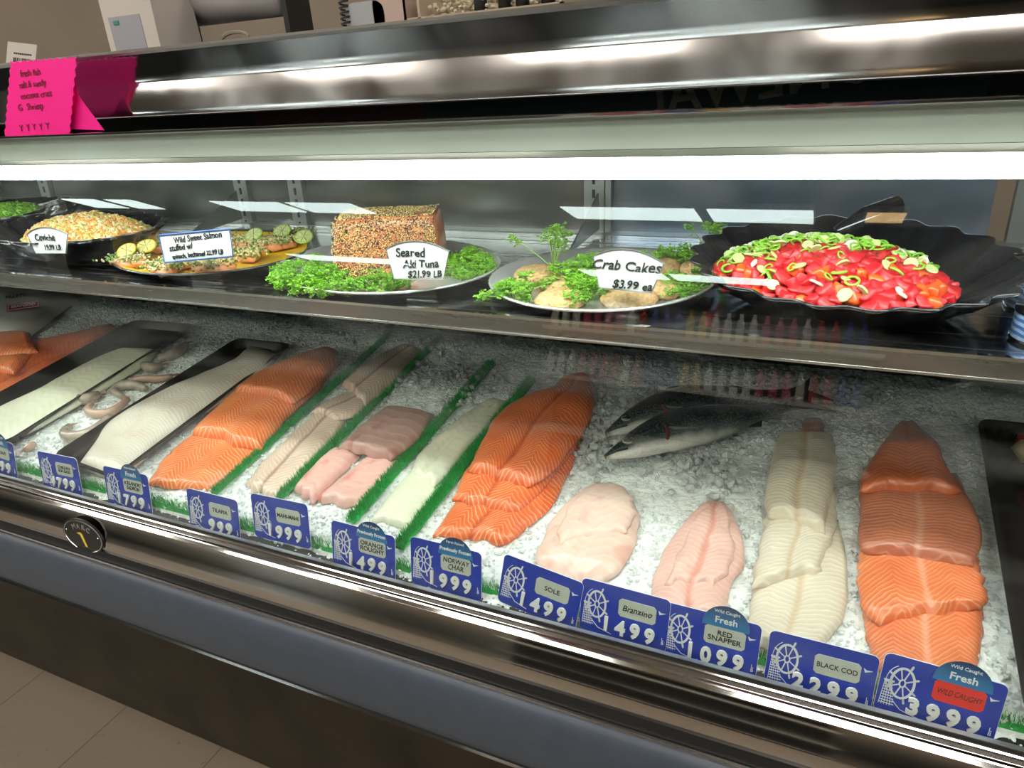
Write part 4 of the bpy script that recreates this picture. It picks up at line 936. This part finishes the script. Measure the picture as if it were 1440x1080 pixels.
for j in range(len(lv)-1):
    for i in range(nr): fs.append((j*nr+i, j*nr+(i+1) % nr, (j+1)*nr+(i+1) % nr, (j+1)*nr+i))
fs.append(tuple(range(nr))[::-1])
TM = noisy('tuna_raw', (.50, .13, .06), (.70, .26, .12), 40, .35, coat=.3)
meshobj('flesh', vs, fs, TM, tb, True)
mb = MB()
for i in range(9000):
    face = random.random()
    if face < .42: u, v, w_ = random.uniform(-.94, .94), random.uniform(-.92, .92), 1.0; off = Vector((0, 0, .0006))
    elif face < .93: u, v, w_ = random.uniform(-.96, .96), -1.0, random.uniform(.02, .99); off = Vector((0, -.0004, 0))
    else: u, v, w_ = -1.0, random.uniform(-.95, .95), random.uniform(.02, .98); off = Vector((-.0004, 0, 0))
    if (face < .93) and noise.noise(Vector((u*2.3+5, w_*2+v*2, 1.7))) > .43: continue
    p = tun(u, v, w_); p = p+noise.noise_vector(p*25)*.003+off
    Mx = rrot(); s = random.uniform(.8, 1.15)
    vv = [Mx @ (Vector(d)*s) for d in ((.0013, 0, 0), (-.0013, 0, 0), (0, .0011, 0), (0, -.0011, 0), (0, 0, .0008), (0, 0, -.0008))]
    mb.add([p+a for a in vv], [(0, 2, 4), (2, 1, 4), (1, 3, 4), (3, 0, 4), (2, 0, 5), (1, 2, 5), (3, 1, 5), (0, 3, 5)], 1 if random.random() < .46 else 0)
o = mb.build('sesame_crust', [mat('sesame_gold', (.86, .62, .22), .5), mat('sesame_black', (.03, .028, .03), .5)], tb); o['kind'] = 'stuff'; o['label'] = 'gold and black sesame seed crust'

# stuffed salmon platter
OR = noisy('stuffed_salmon', (.80, .28, .12), (.88, .42, .22), 80, .4, .3); GRN = noisy('spinach_filling', (.16, .26, .05), (.60, .56, .30), 130, .6, .8, .003)
LEM = mat('lemon_flesh', (.82, .74, .28), .35, 0, .4); LEMR = mat('lemon_rind', (.74, .60, .06), .45); LIMR = mat('lime_rind', (.35, .52, .08), .45)
GS = 'stuffed salmon portions'
pos = [(182, 372), (215, 352), (250, 375), (270, 350), (232, 390-8), (300, 365), (340, 345), (372, 350), (350, 365), (395, 345), (412, 336), (300, 380)]
LS = ['farthest left', 'second from the left, under the left lemon', 'below the paper tag', 'behind the paper tag', 'nearest the glass left of the tag holder', 'directly right of the tag', 'at the rear right of the tag', 'in the right half of the platter', 'nearest the yellow rim on the right', 'under the right lemon slices', 'farthest right', 'beside the holder near the front rim']
for k, (px, py) in enumerate(pos):
    p = PZ(px, py, 1.071); t_ = thing('stuffed_salmon_portion', 'breadcrumbed stuffed salmon portion, '+LS[k], 'salmon portion', (p[0], p[1], ZS+.0042), GS, (0, 0, random.uniform(-.5, .5)))
    mb = MB(); n = 0
    for i in range(7): mb.blob((random.uniform(-.026, .026), random.uniform(-.012, .012), .009), (.018, .014, .009), M_=None, jit=.15)
    mb.build('salmon', OR, t_, True)
    mb = MB()
    for i in range(300): mb.blob((random.gauss(0, .017), random.gauss(0, .012), .014+random.random()*.008), (.0024, .002, .0018), M_=rrot(), mi=random.choice((0, 0, 1, 2)), jit=.3)
    o = mb.build('crumb_filling', [mat('crumb', (.75, .58, .32), .7), mat('spinach', (.12, .28, .04), .6), GRN], t_); o['kind'] = 'stuff'
def slice_(px, py, z, r_, label, rim=LEMR, fl=LEM, group='citrus slices on the salmon platter', tilt=(.5, .2)):
    p = PZ(px, py, z); t_ = thing('lemon_slice', label, 'lemon slice', p, group, (tilt[0], tilt[1], random.uniform(-.6, .6)))
    mb = MB(); mb.tube([(r_*math.cos(a), r_*math.sin(a), 0) for a in [2*PI*i/24 for i in range(24)]], .0018, 6, 0, True); mb.build('rind', rim, t_, True)
    mb = MB()
    for k in range(8):
        a0, a1 = 2*PI*k/8+.06, 2*PI*(k+1)/8-.06; am = (a0+a1)/2
        pts = [(.0012*math.cos(am), .0012*math.sin(am))]+[(r_*.93*math.cos(a), r_*.93*math.sin(a)) for a in np.linspace(a0, a1, 4)]
        n = len(pts); mb.add([(x, y, .0014) for x, y in pts]+[(x, y, -.0014) for x, y in pts], [tuple(range(n)), tuple(range(2*n-1, n-1, -1))]+[(i, i+n, (i+1) % n+n, (i+1) % n) for i in range(n)])
    mb.build('segments', fl, t_)
LIMF = mat('lime_flesh', (.62, .66, .30), .35, 0, .4)
for px, py, lab, rim, fl in ((178, 352, 'lemon slice at the left of the salmon platter', LEMR, LEM), (206, 346, 'lemon slice tucked against the paper tag', LEMR, LEM), (357, 330, 'lime slice leaning at the left of the rear trio', LIMR, LIMF), (397, 325, 'lime slice standing in the middle of the rear trio', LIMR, LIMF), (427, 333, 'lime slice at the right end of the salmon platter', LIMR, LIMF), (1e9, 0, '', 0, 0)):
    if px < 1e6: slice_(px, py, 1.093, .015, lab, rim, fl)

# heaps of chopped food
def heap(name, label, cx, cy, a, b, ph, zb, hgt, n, mats_, wts, size, cat, seed=3):
    rd = random.Random(seed); mb = MB(); idx = []
    for i, w_ in enumerate(wts): idx += [i]*w_
    # core mound
    seg = 40; vs = []; lv_ = [(1, 0), (.9, .35), (.7, .68), (.4, .9), (0.001, .98)]
    for f, z in lv_:
        for i in range(seg): x, y = sup(a*f*.97, b*f*.97, ph, 2*PI*i/seg); vs.append((x, y, z*hgt*.92))
    fs = [(j*seg+i, j*seg+(i+1) % seg, (j+1)*seg+(i+1) % seg, (j+1)*seg+i) for j in range(len(lv_)-1) for i in range(seg)]
    mb.add(vs, fs, 0)
    for i in range(n):
        f = math.sqrt(rd.random()); th_ = rd.uniform(0, 2*PI); x, y = sup(a*f, b*f, ph, th_)
        z = hgt*(1-f**2.2)**.8*(1+.18*noise.noise(Vector((x*30, y*30, seed))))+rd.uniform(-.001, .002); s = size*rd.uniform(.6, 1.2)
        mb.blob((x, y, z), (s, s*rd.uniform(.5, .9), s*.6), M_=rrot(), mi=rd.choice(idx), jit=.25)
    o = mb.build(name, mats_); o.location = (cx, cy, ZS+zb); return tag(o, label, cat, kind='stuff')
CV = [mat('ceviche_cream', (.84, .62, .24), .35, 0, .3), mat('ceviche_orange', (.88, .34, .08), .35, 0, .3), mat('ceviche_green', (.40, .50, .10), .4), mat('ceviche_pale', (.85, .78, .55), .35, 0, .3)]
heap('ceviche', 'chopped orange and cream ceviche heaped in the long black bowl', -1.285, .875, .178, .078, -.06, .025, .042, 5000, CV, (4, 5, 2, 2), .0054, 'ceviche')
heap('green_salad', 'bright green chopped salad in the bowl at the left edge', -1.72, 1.0, .13, .08, -.18, .022, .036, 1600, [M['lettuce'], M['parsley']], (3, 1), .0065, 'salad', 5)

# poke: base + individual cubes, scallions
PKx, PKy = -.004, .842
heap('seaweed_mix', 'dark chopped seaweed and pepper mix under the tuna cubes', PKx, PKy, .104, .080, -.3, .020, .042, 1500, [mat('poke_dark', (.42, .03, .03), .3, 0, .4), mat('poke_pepper', (.78, .12, .02), .35, 0, .3), mat('poke_black', (.02, .03, .02), .4)], (5, 2, 2), .005, 'poke mix', 9)
rd = random.Random(21)
def cube_mesh(sd_):
    r2 = random.Random(sd_); bm_ = []; me = bpy.data.meshes.new('tuna_cube'); 
    n = 6; vs = []; fs = []
    import bmesh
    bm = bmesh.new(); bmesh.ops.create_cube(bm, size=1.0); bmesh.ops.bevel(bm, geom=bm.edges[:]+bm.verts[:], offset=.22, segments=2, affect='EDGES', profile=.6)
    for v in bm.verts:
        k = noise.noise_vector(v.co*1.7+Vector((sd_*5, 0, 0)))*.34; v.co += k; v.co.x *= 1.15; v.co.z *= .85
    bm.to_mesh(me); bm.free(); me.materials.append(PKM[sd_ % 3]); me.polygons.foreach_set('use_smooth', [True]*len(me.polygons)); return me
PKM = [noisy('tuna_red', (.56, .004, .014), (.76, .03, .035), 200, .3, .3, coat=.35), noisy('tuna_pinkred', (.66, .014, .03), (.80, .06, .06), 200, .3, .3, coat=.35), noisy('tuna_orange', (.80, .07, .01), (.86, .17, .03), 300, .3, coat=.3)]
CUB = [cube_mesh(i) for i in range(6)]
def dome(x, y, a, b, ph, hgt):
    xr = x*math.cos(-ph)-y*math.sin(-ph); yr = x*math.sin(-ph)+y*math.cos(-ph); f2 = (xr/a)**2+(yr/b)**2
    return hgt*max(0, 1-f2**1.1)**.8
placed = []
tries = 0
while len(placed) < 250 and tries < 16000:
    tries += 1; f = math.sqrt(rd.random()); th_ = rd.uniform(0, 2*PI); x, y = sup(.126*f, .094*f, -.3, th_)
    if any((x-q_[0])**2+(y-q_[1])**2 < .0098**2 for q_ in placed): continue
    z = dome(x, y, .132, .10, -.3, .043)
    if y > .02 and rd.random() < .55: continue
    placed.append((x, y)); s = rd.uniform(.0115, .0155)
    o = bpy.data.objects.new('tuna_cube', CUB[5 if (f > .8 and rd.random() < .18) else rd.choice((0, 1, 3, 4, 0, 3, 0, 1, 3, 4, 0, 3, 2))]); C.objects.link(o)
    o.location = (PKx+x, PKy+y, ZS+.018+z+s*.2); o.rotation_euler = (rd.uniform(-.6, .6), rd.uniform(-.6, .6), rd.uniform(0, 3)); o.scale = (s, s, s)
    tag(o, 'glossy red raw tuna cube in the poke heap', 'tuna cube', 'tuna cubes in the poke bowl')
SCM = [mat('scallion_green', (.28, .60, .05), .35, 0, .3), mat('scallion_pale', (.62, .76, .30), .35, 0, .3), mat('scallion_white', (.82, .84, .66), .35, 0, .3)]
def ring_mesh(k):
    mb = MB(); mb.tube([(.0050*math.cos(a), .0046*math.sin(a), 0) for a in [2*PI*i/12 for i in range(12)]], [.0011]*12, 5, 0, True)
    if k: mb.tube([(0, 0, -.0007), (0, 0, .0007)], .0042, 10)
    me = bpy.data.meshes.new('scallion_ring'); me.from_pydata([tuple(v) for v in mb.v], [], mb.f); me.materials.append(SCM[k]); me.polygons.foreach_set('use_smooth', [k == 0]*len(me.polygons)); return me
RG = [ring_mesh(0), ring_mesh(1), ring_mesh(2)]
cnt = 0
while cnt < 330:
    f = math.sqrt(rd.random()); th_ = rd.uniform(0, 2*PI); x, y = sup(.118*f, .092*f, -.3, th_)
    wgt = math.exp(-((y-.045)/.03)**2)+math.exp(-(((x+.085)/.03)**2+((y-.02)/.04)**2))+.10+math.exp(-((x-.02)/.05)**2-((y-.012)/.018)**2)*.5
    if rd.random() > wgt: continue
    cnt += 1; z = dome(x, y, .132, .10, -.3, .043); k = rd.choice((0, 0, 0, 0, 1, 1, 2)); s = rd.uniform(.85, 1.4)
    o = bpy.data.objects.new('scallion_ring', RG[k]); C.objects.link(o); o.location = (PKx+x, PKy+y, ZS+.018+z+.0105+rd.uniform(-.001, .002)); o.rotation_euler = (rd.uniform(-.9, .9), rd.uniform(-.9, .9), 0); o.scale = (s, s, s)
    tag(o, ('bright green', 'pale green', 'white')[k]+' scallion slice scattered on the tuna poke', 'scallion', ('green', 'pale', 'white')[k]+' scallion slices on the poke')

# spoon handle in the poke bowl
mb = MB(); a = PZ(1178, 330, 1.125); b = PY(1262, 288, a[1]+.05); mb.tube([a, (a+b)/2+np.array([0, 0, .004]), b], [.010, .013, .012], 10)
o = mb.build('serving_spoon', M['bowl'], smooth=True); recenter(o, a); tag(o, 'black serving spoon handle sticking up behind the poke', 'spoon')
# metal tray lid over the salad
c = PZ(40, 305, 1.115)
mb = MB(); A_ = [PY(x, y, yy) for x, y, yy in ((-40, 325, .96), (92, 283, .96), (95, 296, .96), (-40, 340, .96), (-40, 312, 1.06), (85, 279, 1.06))]
mb.add([A_[3], A_[2], A_[1], A_[0], A_[4], A_[5]], [(0, 1, 2, 3), (3, 2, 5, 4), (0, 4, 5, 1), (0, 3, 4), (1, 5, 2)])
o = mb.build('steel_lid', M['steel']); recenter(o, A_[3]); tag(o, 'long stainless steel lid resting over the green salad bowl', 'lid')
# blue striped tin
def tin(px, py, y, r_, hgt, label, z0=None):
    p = PY(px, py, y); m = mat('tin_print', (.1, .2, .5), .3, 0, .4); s = N(m, 'ShaderNodeSeparateXYZ'); L(m, objc(m), s.inputs[0])
    wv = mth(m, 'SINE', mth(m, 'ADD', mth(m, 'MULTIPLY', s.outputs[2], 900), mth(m, 'MULTIPLY', nz(m, 30, 2), 9)))
    L(m, ramp(m, mth(m, 'MULTIPLY_ADD', wv, .5, .5), [(.3, (.07, .17, .50)), (.7, (.42, .56, .82))]), B(m).inputs['Base Color'])
    t_ = thing('blue_tin', label, 'tin', (p[0]+r_, y, z0 or ZS), 'blue tins at the right picture edge')
    mb = MB(); mb.tube([(0, 0, .002), (0, 0, hgt)], r_, 36); mb.build('tin_body', m, t_, False)
    mb = MB(); mb.tube([(0, 0, 0), (0, 0, .003)], r_+.001, 36); mb.build('rim', M['chrome'], t_, True)
    mb = MB(); mb.tube([(0, 0, hgt-.002), (0, 0, hgt+.001)], r_+.001, 36); mb.build('rim', M['chrome'], t_, True)
tin(1423, 380, .88, .036, .055, 'blue and white striped tin standing farther back at the right edge')
tin(1432, 420, .775, .030, .030, 'low blue striped tin in front of the taller one at the right edge')

# ------------------------------------------------------------------ shelf price tags
def shelf_tag(label, TL, TR, BR, BL, y, stem, lines, fan=True, border=None):
    q_ = [PY(*p, y) for p in (TL, TR, BR, BL)]; st = [PY(*p, y) for p in stem]   # stem: top-left, top-right, x's at foot
    cx = (q_[3][0]+q_[2][0])/2; t_ = thing('shelf_tag', label, 'price tag', (cx, y, ZS), 'white price tags on the upper shelf')
    l = [(p[0]-cx, p[2]-ZS) for p in q_]
    poly = [l[3], l[2], l[1]]
    if fan:
        for k in range(1, 10):
            u = k/10; x = l[1][0]*(1-u)+l[0][0]*u; z = l[1][1]*(1-u)+l[0][1]*u+.011*(1-(2*u-1)**2); poly.append((x, z))
    poly.append(l[0])
    mb = MB(); mb.prism(poly, .0012); pl_ = mb.build('label_board', M['label'], t_)
    mb = MB(); mb.tube([(x, -.0003, z) for x, z in poly], .0009 if not border else .0016, 4, 0, True); mb.build('label_edge', border or M['frame'], pl_)
    s0, s1 = st[0][0]-cx, st[1][0]-cx; zt = (l[3][1]+l[2][1])/2+.004
    mb = MB(); mb.box(s0, s1, .0014, .0030, 0, zt+.01); mb.box(s0-.001, s1+.001, .0014, .03, 0, .0016); mb.build('clear_stand', M['clear'], t_)
    ang = math.atan2(l[2][1]-l[3][1], l[2][0]-l[3][0])
    for s, fx, fz, sz in lines:
        x = (l[3][0]*(1-fx)+l[2][0]*fx)*(1-fz)+(l[0][0]*(1-fx)+l[1][0]*fx)*fz; z = (l[3][1]*(1-fx)+l[2][1]*fx)*(1-fz)+(l[0][1]*(1-fx)+l[1][1]*fx)*fz
        text(s, sz, M['ink'], t_, (x, -.0006, z), 'handwriting', ext=.0002, hand=True, shear=.2, rotz=ang, bold=.00022)
shelf_tag('fan-shaped white tag reading ceviche in front of the long black bowl', (38, 329), (95, 329), (93, 356), (51, 356), .728, ((64, 370), (92, 370)), (('Ceviche', .42, .82, .0165), ('19.99 LB', .58, .30, .0125)))
shelf_tag('blue-bordered rectangular tag about stuffed salmon, tilted on its stand', (224, 331), (323, 322), (328, 360), (232, 369), .738, ((264, 380), (307, 380)), (('Wild Sweet Salmon', .54, .80, .0128), ('stuffed w/', .28, .50, .0128), ('spinach, bechamel 22.99 LB', .5, .19, .0098)), False, M['labelb'])
shelf_tag('fan-shaped white tag reading seared aki tuna in front of the tuna block', (543, 350), (632, 353), (624, 392), (554, 392), .735, ((569, 410), (612, 410)), (('Seared', .38, .90, .0165), ('Aki Tuna', .55, .52, .0145), ('$21.99 LB', .62, .16, .0125)))
shelf_tag('fan-shaped white tag reading crab cakes', (834, 360), (934, 370), (916, 412), (842, 404), .735, ((849, 425), (898, 430)), (('Crab Cakes', .48, .78, .0165), ('$3.99 ea', .62, .18, .0135)))

# ------------------------------------------------------------------ goods opposite, seen mirrored in the glass
t = thing('store_shelf', 'white shop shelving unit across the aisle, seen only mirrored', 'shelf', (-.6, -2.7, 0))
mb = MB(); mb.box(-.9, .9, -.2, -.18, 0, 1.45)
mb.build('back_board', M['black'], t)
for z in (.30, .62, .94, 1.22): mb = MB(); mb.box(-.9, .9, -.18, .15, z-.02, z); mb.build('shelf_board', M['white'], t)
BC = [mat('bottle_'+n, c_, .3) for n, c_ in (('white', (.7, .7, .66)), ('pink', (.6, .12, .2)), ('red', (.5, .03, .03)), ('blue', (.05, .08, .4)), ('yellow', (.7, .5, .1)))]
BM = []
for k in range(5):
    mb = MB(); mb.tube([(0, 0, 0), (0, 0, .10), (0, 0, .125), (0, 0, .15)], [.022, .022, .010, .010], 10); BM.append(mb.build('x', BC[k]))
BMM = [b.data for b in BM]
for b in BM: bpy.data.objects.remove(b)
for z in (.94, 1.22):
    for i in range(26):
        kc = (i//3) % 5 if i % 7 else 0; cn = ('white', 'pink', 'red', 'blue', 'yellow')[kc]; sn = 'lower' if z < 1 else 'top'
        o = bpy.data.objects.new('bottle', BMM[kc]); C.objects.link(o); o.location = (-1.45+i*.066, -2.62, z+.0005)
        tag(o, 'small '+cn+' bottle on the '+sn+' shelf across the aisle', 'bottle', cn+' bottles on the '+sn+' shelf across the aisle')
